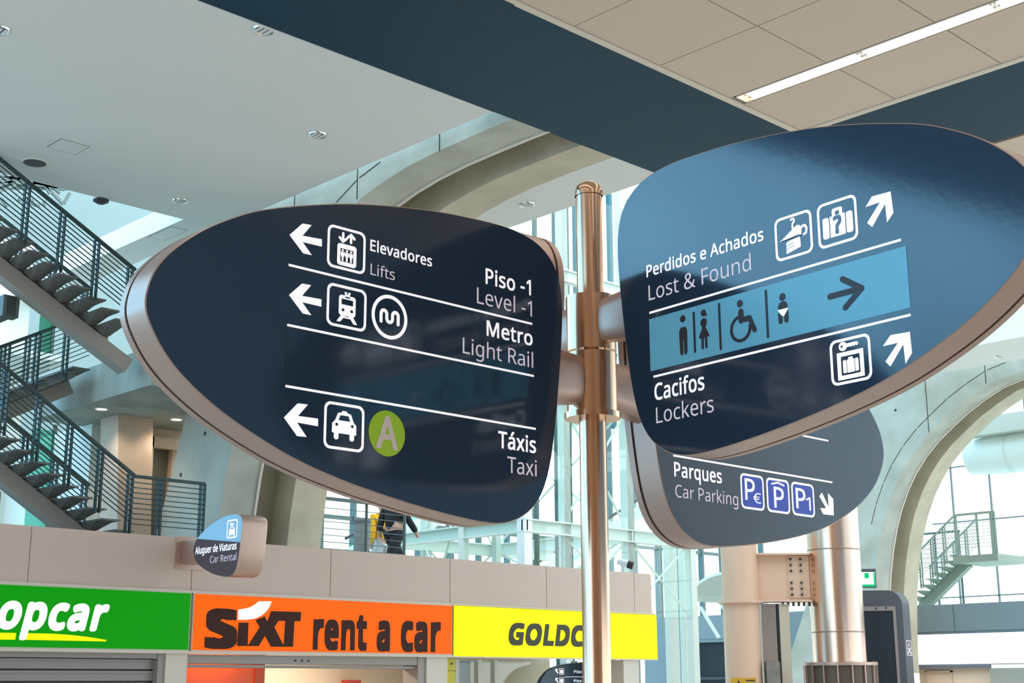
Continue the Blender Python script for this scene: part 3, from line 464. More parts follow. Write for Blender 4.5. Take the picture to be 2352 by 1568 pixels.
# ---- board 3
for a, b in (((1492, 718.4), (2069.7, 550.7)), ((1501.3, 865), (2091.9, 722.8))): b3.rule(a, b, 'divider_line', WHITE, t3)
ARN = [(2095, 68), (2118, 238), (2068, 312), (2052, 165), (1950, 350), (1910, 318), (2012, 153), (1897, 192), (1948, 108)]
b3.poly_px([ARN], 'arrow', WHITE, t3, Z3, label='slanting arrow on the lost and found line')
b3.poly_px([[(2248, 283), (2266, 450), (2215, 535), (2197, 380), (2095, 558), (2055, 520), (2155, 370), (2035, 397), (2095, 310)]], 'arrow', WHITE, t3, Z4, label='slanting arrow on the lockers line')
for body, zz, L, R, cap, m, bo in (('Perdidos e Achados', Z3, (158, 745), (1088, 458), 26.5, WHITE, .020), ('Lost & Found', Z3, (175, 937), (990, 690), 35, PINKW, 0),
        ('Cacifos', Z4, (222, 822), (618, 744), 37, WHITE, .022), ('Lockers', Z4, (235, 1013), (692, 915), 36.5, PINKW, 0)):
    L, R = z(zz, L, R); text(b3, body, L, R, cap, m, t3, bold=bo, label=('white' if m is WHITE else 'pale pink') + ' lettering ' + body)
fr = b3.frame(*z(Z3, (1168, 295), (1460, 205), (1485, 545), (1190, 632)))
umb = [[[(.13, .445), (.60, .72), (.68, .70), (.72, .55), (.70, .47), (.62, .50)]]] + stroke([(.70, .60), (.74, .66), (.82, .66), (.86, .58), (.84, .48), (.78, .46)], .05)
umb += [[[(.30, .12), (.68, .20), (.68, .36), (.66, .44), (.34, .40), (.30, .36)]]]
qv, qf = glyphs('?', .02)
pict(b3, fr, t3, 'umbrella and gloves pictogram with question mark', umb, [[[(.30, .22), (.52, .265), (.52, .275), (.30, .232)]], [[(.30, .29), (.52, .335), (.52, .345), (.30, .302)]], [[(.18, .445), (.70, .455), (.70, .47), (.18, .455)]]])
def qmark(bd, fr, parent, cx, cy, h, m, lift, bold=.02):
    W_, H_ = fr[2] - fr[0], fr[3] - fr[1]; hh = h * H_; w = hh * .62
    text_at(bd, '?', fr[0] + cx * W_ - w / 2, fr[0] + cx * W_ + w / 2, fr[1] + cy * H_, hh, m, parent, bold=bold, lift=lift, name='question_mark')
qmark(b3, fr, t3, .50, .68, .22, WHITE, .0004, .06)
fr = b3.frame(*z(Z3, (1505, 180), (1815, 88), (1845, 442), (1530, 530)))
pict(b3, fr, t3, 'suitcase pictogram with question mark', [[rrect(.13, .19, .29, .66, .05)], [rect(.32, .19, .70, .66)], [rrect(.73, .19, .89, .66, .05)], [rrect(.38, .64, .64, .82, .05), rect(.455, .65, .565, .755)]])
qmark(b3, fr, t3, .51, .26, .36, NAVY, .0022, .06)
fr = b3.frame((1489.1, 733.5), (2078.9, 566), (2093.9, 704.8), (1497.2, 852.6))
strip = b3.poly([[rect(fr[0], fr[1], fr[2], fr[3])]], 'toilet_strip', BLUEV, t3, label='light blue strip with black toilet symbols')
W_, H_ = fr[2] - fr[0], fr[3] - fr[1]
def sp(zz, *pts): return [b3.uv(*p) for p in z(zz, *pts)]
def strip_sym(groups, label): return b3.poly(groups, 'symbol', INK, strip, lift=.0016, label=label)
pw = .0135
def hx(zz, x, y): return b3.uv(zz[0] + x / zz[2], zz[1] + y / zz[2])
def man():
    hxx, hz = hx(Z4, 449, 180); bx, bz = hx(Z4, 470, 462); cx = hxx - .002; h = hz - bz; g = [[circle(cx, hz, .0145, 24)]]
    k = h / .25
    top = hz - .034
    g += [[[(cx - 0.0210, top - .014), (cx - 0.0126, top), (cx + 0.0126, top), (cx + 0.0210, top - .014), (cx + 0.0210, bz + h * .46), (cx + 0.0196, bz + .012), (cx + 0.0140, bz), (cx + 0.0056, bz), (cx + 0.0028, bz + .010), (cx + 0.0021, bz + h * .42), (cx - 0.0021, bz + h * .42), (cx - 0.0028, bz + .010), (cx - 0.0056, bz), (cx - 0.0140, bz), (cx - 0.0196, bz + .012), (cx - 0.0210, bz + h * .46)]]]
    return g
strip_sym(man(), 'standing man symbol')
for nm, a, b in (('divider', (530, 135), (548, 440)), ('divider', (728, 65), (755, 418)), ('divider', (1100, -39), (1130, 322))):
    (ax, az), (bx, bz) = hx(Z4, *a), hx(Z4, *b); mx = (ax + bx) / 2
    b3.poly(stroke([(mx, az), (mx, bz)], .0105), 'symbol_divider', INK, strip, lift=.0016)
def woman():
    cx, hz = hx(Z4, 610, 133); _, bz = hx(Z4, 632, 420); h = hz - bz
    Y = lambda t: bz + h * t
    return [[circle(cx, hz, .0135, 24)], [circle(cx + .012, hz - .010, .006, 10)], [[(cx - 0.0153, Y(.80)), (cx, Y(.86)), (cx + 0.0153, Y(.80)), (cx + 0.0169, Y(.70)), (cx + 0.0077, Y(.60)), (cx + 0.0230, Y(.42)), (cx + 0.0276, Y(.33)), (cx + 0.0153, Y(.32)), (cx + 0.0153, Y(.02)), (cx + 0.0046, Y(.02)), (cx + 0.0030, Y(.32)), (cx - 0.0030, Y(.32)), (cx - 0.0046, Y(.02)), (cx - 0.0153, Y(.02)), (cx - 0.0153, Y(.32)), (cx - 0.0276, Y(.33)), (cx - 0.0230, Y(.42)), (cx - 0.0077, Y(.60)), (cx - 0.0169, Y(.70))]]]
strip_sym(woman(), 'standing woman symbol')
def chair():
    cx, hz = hx(Z4, 900, 60); tx, tz = hx(Z4, 905, 110); sx, s_z = hx(Z4, 915, 215); kx, kz = hx(Z4, 985, 190); fx, fz = hx(Z4, 1018, 268); wx, wz = hx(Z4, 907, 258)
    S = (cx + .003, s_z + .012)
    g = [[circle(cx, hz, .0145, 24)]] + stroke([(cx + .003, tz - .008), S], .026) + stroke([S, (kx - .004, S[1])], .022) + stroke([(kx - .004, S[1]), (fx, fz)], .020)
    return g + stroke(arc(wx, wz, .047, 105, 365, 30), .0125)
strip_sym(chair(), 'wheelchair symbol')
def baby():
    cx, hz = b3.uv(Z3[0] + 1238 / 3.4588, Z3[1] + 907 / 3.4588); _, bz = hx(Z4, 1250, 215); h = hz - bz; Y = lambda t: bz + h * t
    return [[circle(cx, hz, .0145, 24)], [[(cx - 0.0223, Y(.56)), (cx - 0.0223, Y(.66)), (cx - 0.0161, Y(.79)), (cx, Y(.84)), (cx + 0.0161, Y(.79)), (cx + 0.0223, Y(.66)), (cx + 0.0223, Y(.56))]],
            [[(cx - 0.0236, Y(.46)), (cx - 0.0236, Y(.08)), (cx - 0.0186, Y(0)), (cx - 0.0087, Y(0)), (cx - 0.0043, Y(.08)), (cx - 0.0043, Y(.28))]], [[(cx + 0.0236, Y(.46)), (cx + 0.0236, Y(.08)), (cx + 0.0186, Y(0)), (cx + 0.0087, Y(0)), (cx + 0.0043, Y(.08)), (cx + 0.0043, Y(.28))]]]
bb = strip_sym(baby(), 'baby in nappy symbol')
cx, hz = b3.uv(Z3[0] + 1238 / 3.4588, Z3[1] + 907 / 3.4588); _, bz = hx(Z4, 1250, 215); h = hz - bz
b3.poly([[[(cx - 0.0248, bz + h * .54), (cx + 0.0248, bz + h * .54), (cx + 0.0050, bz + h * .28), (cx - 0.0050, bz + h * .28)]]], 'nappy', WHITE, strip, lift=.0018)
(ax, az), (tx, tz), (ux, uz), (lx, lz) = (b3.uv(*p) for p in z(Z3, (1615, 905), (1868, 836), (1715, 765), (1738, 990)))
tz = (az + tz) / 2; b3.poly(stroke([(ax, tz), (tx, tz)], .022) + stroke([(ux, uz), (tx, tz), (lx, lz)], .022), 'arrow', INK, strip, lift=.0016, label='black arrow on the light blue strip')
fr = b3.frame(*z(Z4, (1600, 366), (1922, 288), (1958, 642), (1640, 728)))
lock = [[rect(.17, .10, .82, .70), rect(.26, .19, .73, .61)], [rrect(.31, .235, .39, .52, .03)], [rect(.41, .235, .59, .52)], [rrect(.61, .235, .69, .52, .03)], [rect(.45, .52, .55, .57)],
        [circle(.33, .83, .10, 24), circle(.30, .83, .03, 14)], [[(.40, .875), (.68, .875), (.72, .83), (.68, .79), (.64, .81), (.61, .785), (.57, .81), (.54, .785), (.50, .80), (.40, .79)]]]
pict(b3, fr, t3, 'luggage locker pictogram with key', lock)
# ---- board 2
for a, b in (((1546.1, 1044.2), (1911.4, 1108.8)), ((1560, 947.5), (1901.8, 1007.4))): b2.rule(a, b, 'divider_line', WHITE, t2)
for body, L, R, cap, m, bo in (('Parques', (228, 438), (742, 515), 32, WHITE, .022), ('Car Parking', (240, 665), (920, 755), 29, PINKW, 0)):
    L, R = z(Z5, L, R); text(b2, body, L, R, cap, m, t2, bold=bo, label=('white' if m is WHITE else 'pale') + ' lettering ' + body)
b2.poly_px([[(1950, 862), (1945, 688), (1888, 622), (1896, 775), (1822, 615), (1795, 655), (1870, 785), (1805, 783), (1838, 850)]], 'arrow', WHITE, t2, Z5, label='arrow slanting down beside the parking squares')
for k, q in enumerate((((938, 402), (1190, 440), (1203, 822), (955, 778)), ((1218, 448), (1465, 488), (1480, 858), (1235, 815)), ((1490, 494), (1733, 532), (1748, 895), (1505, 850)))):
    fr = b2.frame(*z(Z5, *q)); W_, H_ = fr[2] - fr[0], fr[3] - fr[1]
    o = pict(b2, fr, t2, ('blue square P with euro sign', 'blue square P under a roof', 'blue square P with figure 1')[k], [], fill=BLUEP)
    X = lambda t: fr[0] + W_ * t
    Yq = lambda t: fr[1] + H_ * t
    if k == 0: text_at(b2, 'P', X(.17), X(.60), Yq(.26), H_ * .60, WHITE, o, bold=.01, lift=.001); text_at(b2, '€', X(.52), X(.86), Yq(.20), H_ * .29, WHITE, o, lift=.001)
    if k == 1: text_at(b2, 'P', X(.30), X(.74), Yq(.15), H_ * .60, WHITE, o, bold=.01, lift=.001); b2.poly([[[(X(.22), Yq(.80)), (X(.5), Yq(.865)), (X(.78), Yq(.80)), (X(.78), Yq(.85)), (X(.5), Yq(.915)), (X(.22), Yq(.85))]]], 'roof_symbol', WHITE, o, lift=.001)
    if k == 2: text_at(b2, 'P', X(.17), X(.60), Yq(.22), H_ * .60, WHITE, o, bold=.01, lift=.001); text_at(b2, '1', X(.60), X(.82), Yq(.20), H_ * .40, WHITE, o, lift=.001)

# =================================================================== CEILING FITTINGS
def strip_light(x0, x1, y1, y0, label):
    t = thing('strip_light', label, 'ceiling light', ((x0 + x1) / 2, y1, HC), group='recessed strip lights')
    MB().box(x0, x0 + .012, y0, y1, HC - .004, HC + .12).box(x1 - .012, x1, y0, y1, HC - .004, HC + .12).box(x0, x1, y0, y1, HC + .12, HC + .135).box(x0, x1, y1 - .012, y1, HC - .004, HC + .12).build('housing', TILETRIM, t)
    y = y1 - .10; first = True
    while y > y0 + .3:
        e = max(y - 1.27, y0)
        MB().box(x0 + .022, x1 - .022, e + .02, y - .02, HC + .006, HC + .05).build('tube', TUBE, t)
        m = MB()
        for yy in ((y - .012,) if first else (y + .03, y - .012)):
            for xx in (x0 + .06, x1 - .06): m.tube([(xx, yy, HC + .03), (xx, yy + .03, HC + .03)], .026, 10)
        if not first: m.box(x0 + .02, x1 - .02, y + .005, y + .012, HC, HC + .06)
        m.build('lamp_holder', CHROME, t); first = False
        y = e - .13
    return t
strip_light(11.145, 11.345, 8.14, -4, 'lit strip light running through the tiles nearest the blue band corner')
for x, lab in ((7.285, 'lit strip light second from the cross band, above the frame'), (2.095, 'lit strip light third from the cross band, above the frame'), (-2.865, 'lit strip light farthest from the cross band, above the frame')):  # unseen strips added for warm light on the post and signs
    strip_light(x, x + .2, 8.14, -9, lab)
strip_light(15.62, 15.82, 6.9, -4, 'lit strip light at the frame edge beyond the cross band')

def downlight(p, label, r=.10, lit=False, group='round downlights in the white ceiling'):
    t = thing('downlight', label, 'ceiling light', tuple(p), group=group)
    c = (p[0], p[1]); zz = p[2]
    MB().lathe(c, [(r * .72, zz - .004), (r * .8, zz - .010), (r, zz - .016), (r * 1.06, zz - .002), (r * 1.02, zz + .004)], 28).build('trim_ring', CHROME if not lit else SLABW, t)
    MB().lathe(c, [(.001, zz - .008), (r * .76, zz - .007), (r * .76, zz + .002)], 24).build('lamp', LAMPW if lit else mat('reflector', (.30, .31, .31), .15, 1.0), t)
    if not lit:
        m = MB()
        for k in range(3): m.box(c[0] - r * .5 + k * r * .5 - .012, c[0] - r * .5 + k * r * .5 + .012, c[1] - r * .6, c[1] + r * .6, zz - .018, zz - .006)
        m.build('louvre', mat('lamp_white', (.8, .82, .82), .4), t)
    return t
for px, lab in (((605, 68), 'unlit downlight beside the long edge of the dark blue band'), ((729, 309), 'unlit downlight in the white ceiling above the lifts board'), ((415, 461), 'unlit downlight beside the corner of the ceiling void'), ((-2, 68), 'unlit downlight cut by the frame at the white ceiling')):
    downlight(onZ(*px, HC), lab)
downlight(onZ(1210, 469, HC), 'unlit downlight in the small white ceiling left of the post top')
downlight(onZ(2296, 818, HC), 'unlit downlight in the bright ceiling above the far arch')
p = onZ(80, 373, HC); t = thing('ceiling_speaker', 'dark round speaker grille in the white ceiling above the stairs', 'speaker', tuple(p))
MB().lathe(p, [(.001, HC - .012), (.125, HC - .012), (.135, HC)], 32).build('grille', mat('grille_grey', (.05, .055, .06), .6), t)
MB().lathe(p, [(.132, HC - .010), (.145, HC - .010), (.15, HC)], 32).build('rim_ring', SLABW, t)
def hatch(p, w, d, label, m, zz):
    t = thing('ceiling_hatch', label, 'hatch', (p[0], p[1], zz))
    MB().box(p[0] - w, p[0] + w, p[1] - d, p[1] + d, zz - .003, zz + .01).build('panel', m, t)
    MB().box(p[0] - w - .008, p[0] + w + .008, p[1] - d - .008, p[1] + d + .008, zz - .0015, zz + .01).build('joint', DARK, t)
hatch(onZ(157, 337, HC), .17, .17, 'flush square hatch in the white ceiling near the speaker', SLABW, HC)
hatch(onZ(385, 536, HC), .12, .30, 'flush hatch in the ceiling strip beside the void', SLABW, HC)
hatch(onZ(1115, 12, HC - .012), .18, .18, 'flush hatch in the long dark blue band', BAND, HC - .012)
# the smoke detector on the edge of the void
p = onZ(232, 459, HC); t = thing('smoke_detector', 'small grey detector under the rim of the ceiling void', 'detector', (9.0 - .2, p[1], HC))
MB().lathe(p, [(.001, HC - .06), (.05, HC - .05), (.10, HC - .02), (.10, HC)], 20).build('housing', mat('grille_grey', (.05, .055, .06), .6), t)

# =================================================================== SHOPFRONTS
YF = 13.0
XS = [-5.0, -1.2, .6, 2.43, 4.24, 6.05, 7.85, 9.66, 11.48, 13.17, 14.92, 15.29]
m = MB()
for a, b in zip(XS, XS[1:]): m.box(a + .005, b - .005, YF, YF + .04, 2.875, 3.415)
m.box(XS[0], 15.285, YF + .012, YF + .25, 2.25, 3.405)
wf = struct('wall_front', m, CLAD)
struct('trim_3', MB().box(-5, 15.3, YF - .03, YF + .02, 2.845, 2.872).box(-5, 15.34, YF - .04, YF + .03, 2.222, 2.25), CLADT, wf)
struct('floor_upper', MB().box(-8, 15.2, YF + .25, YF + 1.9, 3.05, 3.2).box(-8, 15.2, 14.9, 34, 3.05, 3.4), mat('gallery_floor', (.34, .34, .32), .5))
bs = Board((0, YF - .045, 0), (1, 0, 0), (0, -1, 0))
def lit(name, col, s=.9): return mat(name, tuple(c * .12 for c in col), .5, spec=.15, emit=col, estr=s)
def shop_sign(label, x0, x1, mf, z0=2.25, z1=2.845, edge=None):
    t = thing('shop_sign', label, 'sign', ((x0 + x1) / 2, YF, z0), group='lit shop signs')
    MB().box(x0, x1, YF - .035, YF + .012, z0, z1).build('light_box', edge or CLADT, t)
    MB().box(x0 + .012, x1 - .012, YF - .043, YF - .034, z0 + .012, z1 - .008).build('lit_panel', mf, t)
    return t
G = lit('lit_green', (0.0, .34, .0), .85); O = lit('lit_orange', (1.0, .13, .0), 1.0); Y = lit('lit_yellow', (1.0, .95, .0), 1.0)
LW = lit('lit_white', (1, 1, 1), 1.0); SIGNBROWN = mat('sign_brown', (.055, .018, .014), .6, spec=.2)
S1 = (0, 1180, 3.794); S2 = (420, 1320, 3.675); S3 = (1000, 1200, 4.2)
tg = shop_sign('green lit shop sign with white italic lettering and yellow swoosh', 3.4, 7.838, G)
L, R = z(S1, (-28, 985), (945, 1001)); text(bs, 'opcar', L, R, 72, LW, tg, bold=.085, shear=.22, label='white italic lettering')
(xa, za), (xb, zb) = bs.uv(*L), bs.uv(*R); k = (xb - xa) / 2.9
text_at(bs, 'Eur', xa - k * 1.78, xa + k * .03, (za + zb) / 2, bs.uv(L[0], L[1] - 72)[1] - za, LW, tg, bold=.085, shear=.22, label='white italic lettering') if 'E' in LETTERS and 'u' in LETTERS else None
bs.poly_px([[(-500, 1026), (142, 1036), (132, 1095), (-500, 1088)], [(226, 1038), (450, 1042), (600, 1052), (760, 1070), (925, 1096), (925, 1110), (222, 1096)]], 'swoosh', lit('lit_swoosh', (1, .9, 0), 1.0), tg, S1)
to = shop_sign('orange lit shop sign with dark brown lettering and white swoosh', 7.868, 11.49, O)
L, R = z(S2, (180, 592), (455, 595)); text(bs, 'S', L, R, 77, SIGNBROWN, to, bold=.10, label='heavy dark brown letters')
X1 = [(455, 600), (470, 402), (554, 402), (547, 600)]
bs.poly_px([X1, [(612, 382), (690, 348), (712, 392), (745, 305), (998, 312), (994, 390), (942, 390), (930, 606), (742, 606), (693, 515), (640, 600), (545, 600), (648, 440)]], 'lettering', SIGNBROWN, to, S2, label='heavy dark brown letters')
bs.poly_px([[(772, 440), (848, 590), (862, 388), (806, 388)]], 'letter_counter', O, to, S2, lift=.0016)
bs.poly_px([[(466, 292), (520, 284), (566, 272), (606, 250), (640, 222), (748, 222), (735, 262), (706, 305), (664, 342), (610, 368), (540, 378), (464, 378)]], 'swoosh', LW, to, S2, lift=.001)
for w, a, b in (('rent', (1095, 610), (1550, 618)), ('a', (1634, 621), (1747, 623)), ('car', (1838, 625), (2176, 632))):
    L, R = z(S2, a, b); text(bs, w, L, R, 78, SIGNBROWN, to, bold=.075, label='narrow dark brown lettering')
ty = shop_sign('yellow lit shop sign with dark italic capitals partly behind the post', 11.505, 15.345, Y, z0=2.225, z1=2.85, edge=mat('yellow_edge', (.55, .48, .03), .5))
L, R = z(S3, (705, 1162), (1690, 1190)); text(bs, 'GOLDCAR', L, R, 44, mat('sign_olive', (.035, .035, .004), .5), ty, bold=.085, shear=.16, label='dark italic capitals')

# shutter on the left bay, piers between the bays
t = thing('roller_shutter', 'closed grey roller shutter under the green sign', 'shutter', (5.5, YF + .1, 0))
m = MB()
zz = 2.17
while zz > .05:
    m.box(3.6, 7.52, YF + .10, YF + .12, zz - .105, zz - .028); m.box(3.6, 7.52, YF + .085, YF + .12, zz - .030, zz - .008)
    zz -= .115
m.build('curtain_slats', mat('shutter_grey', (.30, .28, .28), .45, .3), t)
MB().box(3.6, 7.52, YF + .122, YF + .13, 0, 2.17).build('backing_sheet', mat('shutter_dark', (.05, .045, .045), .6), t)
MB().box(7.52, 7.60, YF + .02, YF + .16, 0, 2.222).build('guide_channel', mat('guide_grey', (.34, .31, .29), .5, .2), t)
MB().box(3.6, 7.52, YF + .03, YF + .2, 2.17, 2.222).build('housing', mat('guide_grey', (.34, .31, .29), .5, .2), t)
piers = struct('wall_pier', MB().box(7.60, 7.85, YF, YF + .4, 0, 2.222).box(11.12, 11.45, YF, YF + .4, 0, 2.222).box(14.66, 14.98, YF, YF + .4, 0, 2.222).box(3.3, 3.6, YF, YF + .4, 0, 2.222), CLADT)
t = thing('shutter_box', 'raised shutter box with bolt heads over the orange shop opening', 'shutter', (9.45, YF + .1, 2.1))
MB().box(7.86, 11.0, YF + .03, YF + .3, 2.125, 2.218).build('housing', mat('guide_grey', (.34, .31, .29), .5, .2), t)
MB().box(7.86, 11.0, YF + .06, YF + .3, 2.085, 2.115).build('bottom_bar', mat('guide_grey', (.34, .31, .29), .5, .2), t)
MB().box(11.0, 11.12, YF + .02, YF + .3, 0, 2.222).build('guide_channel', mat('guide_grey', (.34, .31, .29), .5, .2), t)
m = MB()
for x in (9.23, 9.32, 9.41): m.tube([(x, YF + .03, 2.165), (x, YF + .022, 2.165)], .012, 8)
m.build('bolt_heads', DARK, t)
# inside the orange shop
struct('wall_shop_back', MB().box(3.0, 15.0, YF + 1.75, YF + 1.85, 0, 3.05), mat('shop_wall', (.74, .62, .48), .6))
struct('ceiling_shop', MB().box(7.6, 14.9, YF + .3, YF + 1.85, 2.45, 2.5), SLABW)
t = thing('partition_panel', 'orange partition panel inside the shop under the orange sign', 'panel', (8.5, YF + .9, 0))
MB().box(7.9, 9.02, YF + .5, YF + .56, 0, 2.3).build('board', mat('orange_laminate', (.80, .10, .012), .35), t)
MB().box(9.02, 9.14, YF + .48, YF + .58, 0, 2.3).build('edge_post', mat('orange_laminate_dark', (.62, .07, .01), .4), t)
p = onY(815, 1562, YF + 1.6)
t = thing('red_display', 'red display top just showing at the bottom of the orange shop', 'display', (p[0], p[1], 0))
MB().box(p[0] - .12, p[0] + .10, p[1], p[1] + .12, 0, p[2] + .005).build('board', mat('red_board', (.55, .05, .02), .4), t)
t = thing('yellow_post', 'yellow post between the orange and yellow signs at frame bottom', 'post', (11.6, YF + .2, 0))
MB().box(11.47, 11.68, YF + .12, YF + .42, 0, 2.21).build('body', mat('yellow_laminate', (.62, .56, .03), .4), t)
MB().box(11.47, 11.69, YF + .115, YF + .12, 2.06, 2.07).build('joint', mat('olive', (.3, .27, .02), .5), t)
MB().tube([(11.62, YF + .12, 2.15), (11.62, YF + .11, 2.15)], .012, 8).build('screw', DARK, t)
# shop interior lamps
def shop_lamp(x, y, zz, e, c=(1, .86, .68), sx=.5, sy=.3):
    l = bpy.data.lights.new('shop_lamp', 'AREA'); l.shape = 'RECTANGLE'; l.size = sx; l.size_y = sy; l.energy = e; l.color = c
    o = link(bpy.data.objects.new('shop_lamp', l)); o.location = (x, y, zz)
shop_lamp(9.9, YF + 1.0, 2.42, 35, sx=1.6); shop_lamp(8.4, YF + .38, 2.42, 6, sx=.6, sy=.1)
# glazed back of the yellow shop and the second finger board seen through it
struct('window_1', MB().box(11.9, 14.6, YF + .9, YF + .91, 0, 2.22), GLASS)
m = MB()
for x in (11.9, 12.35, 12.75, 13.05, 14.6): m.box(x, x + .06, YF + .86, YF + .94, 0, 2.22)
struct('window_frame', m, WSTEEL)
t = thing('dark_cupboard', 'dark grey cupboard behind glass under the yellow sign', 'cupboard', (12.6, YF + 1.2, 0))
MB().box(12.42, 12.74, YF + 1.0, YF + 1.3, 0, 2.2).build('body', mat('cupboard_grey', (.05, .06, .065), .5), t)
MB().box(12.44, 12.72, YF + .985, YF + 1.0, .1, 2.18).build('door', mat('cupboard_grey2', (.06, .07, .075), .4), t)
tb = thing('finger_board', 'small distant navy sign board with white icons left of the post foot', 'sign', (13.6, YF + .6, 1.5))
q = [onY(*p, YF + .55) for p in ((1240, 1568), (1246, 1556), (1256, 1543), (1270, 1533), (1290, 1526), (1320, 1522), (1360, 1520), (1420, 1519), (1440, 1530), (1440, 1640), (1420, 1652), (1340, 1640), (1280, 1615), (1248, 1588))]
MB().prism([[tuple(p) for p in q]], (0, .06, 0)).build('panel', mat('teal_sign', (.012, .05, .10), .3), tb)
MB().tube([(14.45, YF + .58, 0), (14.45, YF + .58, 2.2)], .04, 16).build('post', STEEL, tb)
MB().box(14.2, 14.45, YF + .56, YF + .60, 1.75, 1.85).build('arm', RIM, tb)
bf = Board((0, YF + .549, 0), (1, 0, 0), (0, -1, 0))
for k in range(2):
    yy = 1534 + 21 * k
    fr = bf.frame((1284.5, yy), (1295, yy + 1), (1295, yy + 15), (1284.5, yy + 14)); bf.poly([[rrect(*fr, .006), rrect(fr[0] + .006, fr[1] + .006, fr[2] - .006, fr[3] - .006, .004)], [rect(fr[0] + .018, fr[1] + .015, fr[2] - .018, fr[3] - .02)]], 'pictogram_frame', WHITE, tb, th=.002)
    bf.poly_px([[(1276, yy + 1), (1282, yy + 2), (1279, yy + 5), (1283, yy + 11), (1280, yy + 12), (1277, yy + 6), (1275, yy + 8)]], 'arrow', WHITE, tb)
    L, R = (1318, yy + 10), (1336, yy + 12); text(bf, 'Piso', L, R, 6, WHITE, tb, bold=.02) 
bf.rule((1297, 1551), (1400, 1557), 'divider_line', WHITE, tb, w=.006)

# car rental projecting sign on the fascia
ts = thing('projecting_sign', 'small rounded car rental sign projecting from the beige fascia', 'sign', (7.75, YF, 2.9))
XB = 7.66
bc = Board((XB, 0, 0), (0, -1, 0), (-1, 0, 0))
prof = [bc.uv(S1[0] + x / S1[2], S1[1] + y / S1[2]) for x, y in ((2078, 2), (2030, -2), (1960, 16), (1900, 48), (1840, 88), (1770, 150), (1715, 215), (1690, 270), (1682, 330), (1692, 385), (1720, 435), (1780, 485), (1860, 525), (1940, 546), (1995, 546), (2035, 520), (2060, 468), (2080, 380), (2096, 260), (2108, 140), (2113, 60), (2102, 20))]
prof = smooth_closed(prof, 3)
ring = [bc.P(a, b) for a, b in prof]; ring2 = [bc.P(a, b) for a, b in inset(prof, .006)]
WD = .30
MB().prism([ring2], (.006, 0, 0)).build('face_panel', mat('glossy_navy', (.012, .024, .055), .05, ior=2.3), ts)
mb = MB(); k = len(ring)
def off(r, d): return [(p[0] + d, p[1], p[2]) for p in r]
rs = [off(ring2, .004), ring2, off(ring, .006), off(ring, WD - .02), off(ring2, WD)]
mb.add([p for r in rs for p in r], [(i * k + j, i * k + (j + 1) % k, (i + 1) * k + (j + 1) % k, (i + 1) * k + j) for i in range(4) for j in range(k)], True); mb.build('rim', RIM, ts)
MB().prism([off(ring2, WD - .004)], (.004, 0, 0)).build('back_panel', NAVY, ts)
a, b = min(prof), 0
zc = sum(p[1] for p in prof) / len(prof)
m = MB().box(XB + .06, XB + .24, YF - .32, YF - .0, zc - .14, zc + .10); m.build('bracket', RIM, ts)
MB().box(XB - .02, XB + .32, YF - .012, YF, zc - .19, zc + .15).build('wall_plate', RIM, ts)
for body, Lz, Rz, cap, mm, bo in (('Aluguer de Viaturas', (1702, 350), (2062, 306), 15.5, WHITE, .03), ('Car Rental', (1830, 428), (2060, 400), 15.5, PINKW, 0)):
    L, R = z(S1, Lz, Rz); text(bc, body, L, R, cap, mm, ts, bold=bo)
fr = bc.frame(*z(S1, (1980, 58), (2072, 40), (2066, 205), (1976, 215)))
carg = [[[(.22, .12), (.22, .38), (.30, .55), (.36, .62), (.64, .62), (.70, .55), (.78, .38), (.78, .12), (.68, .12), (.68, .18), (.32, .18), (.32, .12)]], [rect(.34, .72, .62, .80)], [[(.38, .66), (.56, .66), (.56, .72), (.38, .72)]], [circle(.36, .77, .07, 16)]]
pict(bc, fr, ts, 'car and key pictogram', carg, [[[(.36, .50), (.64, .50), (.60, .57), (.40, .57)]]], border=.07)

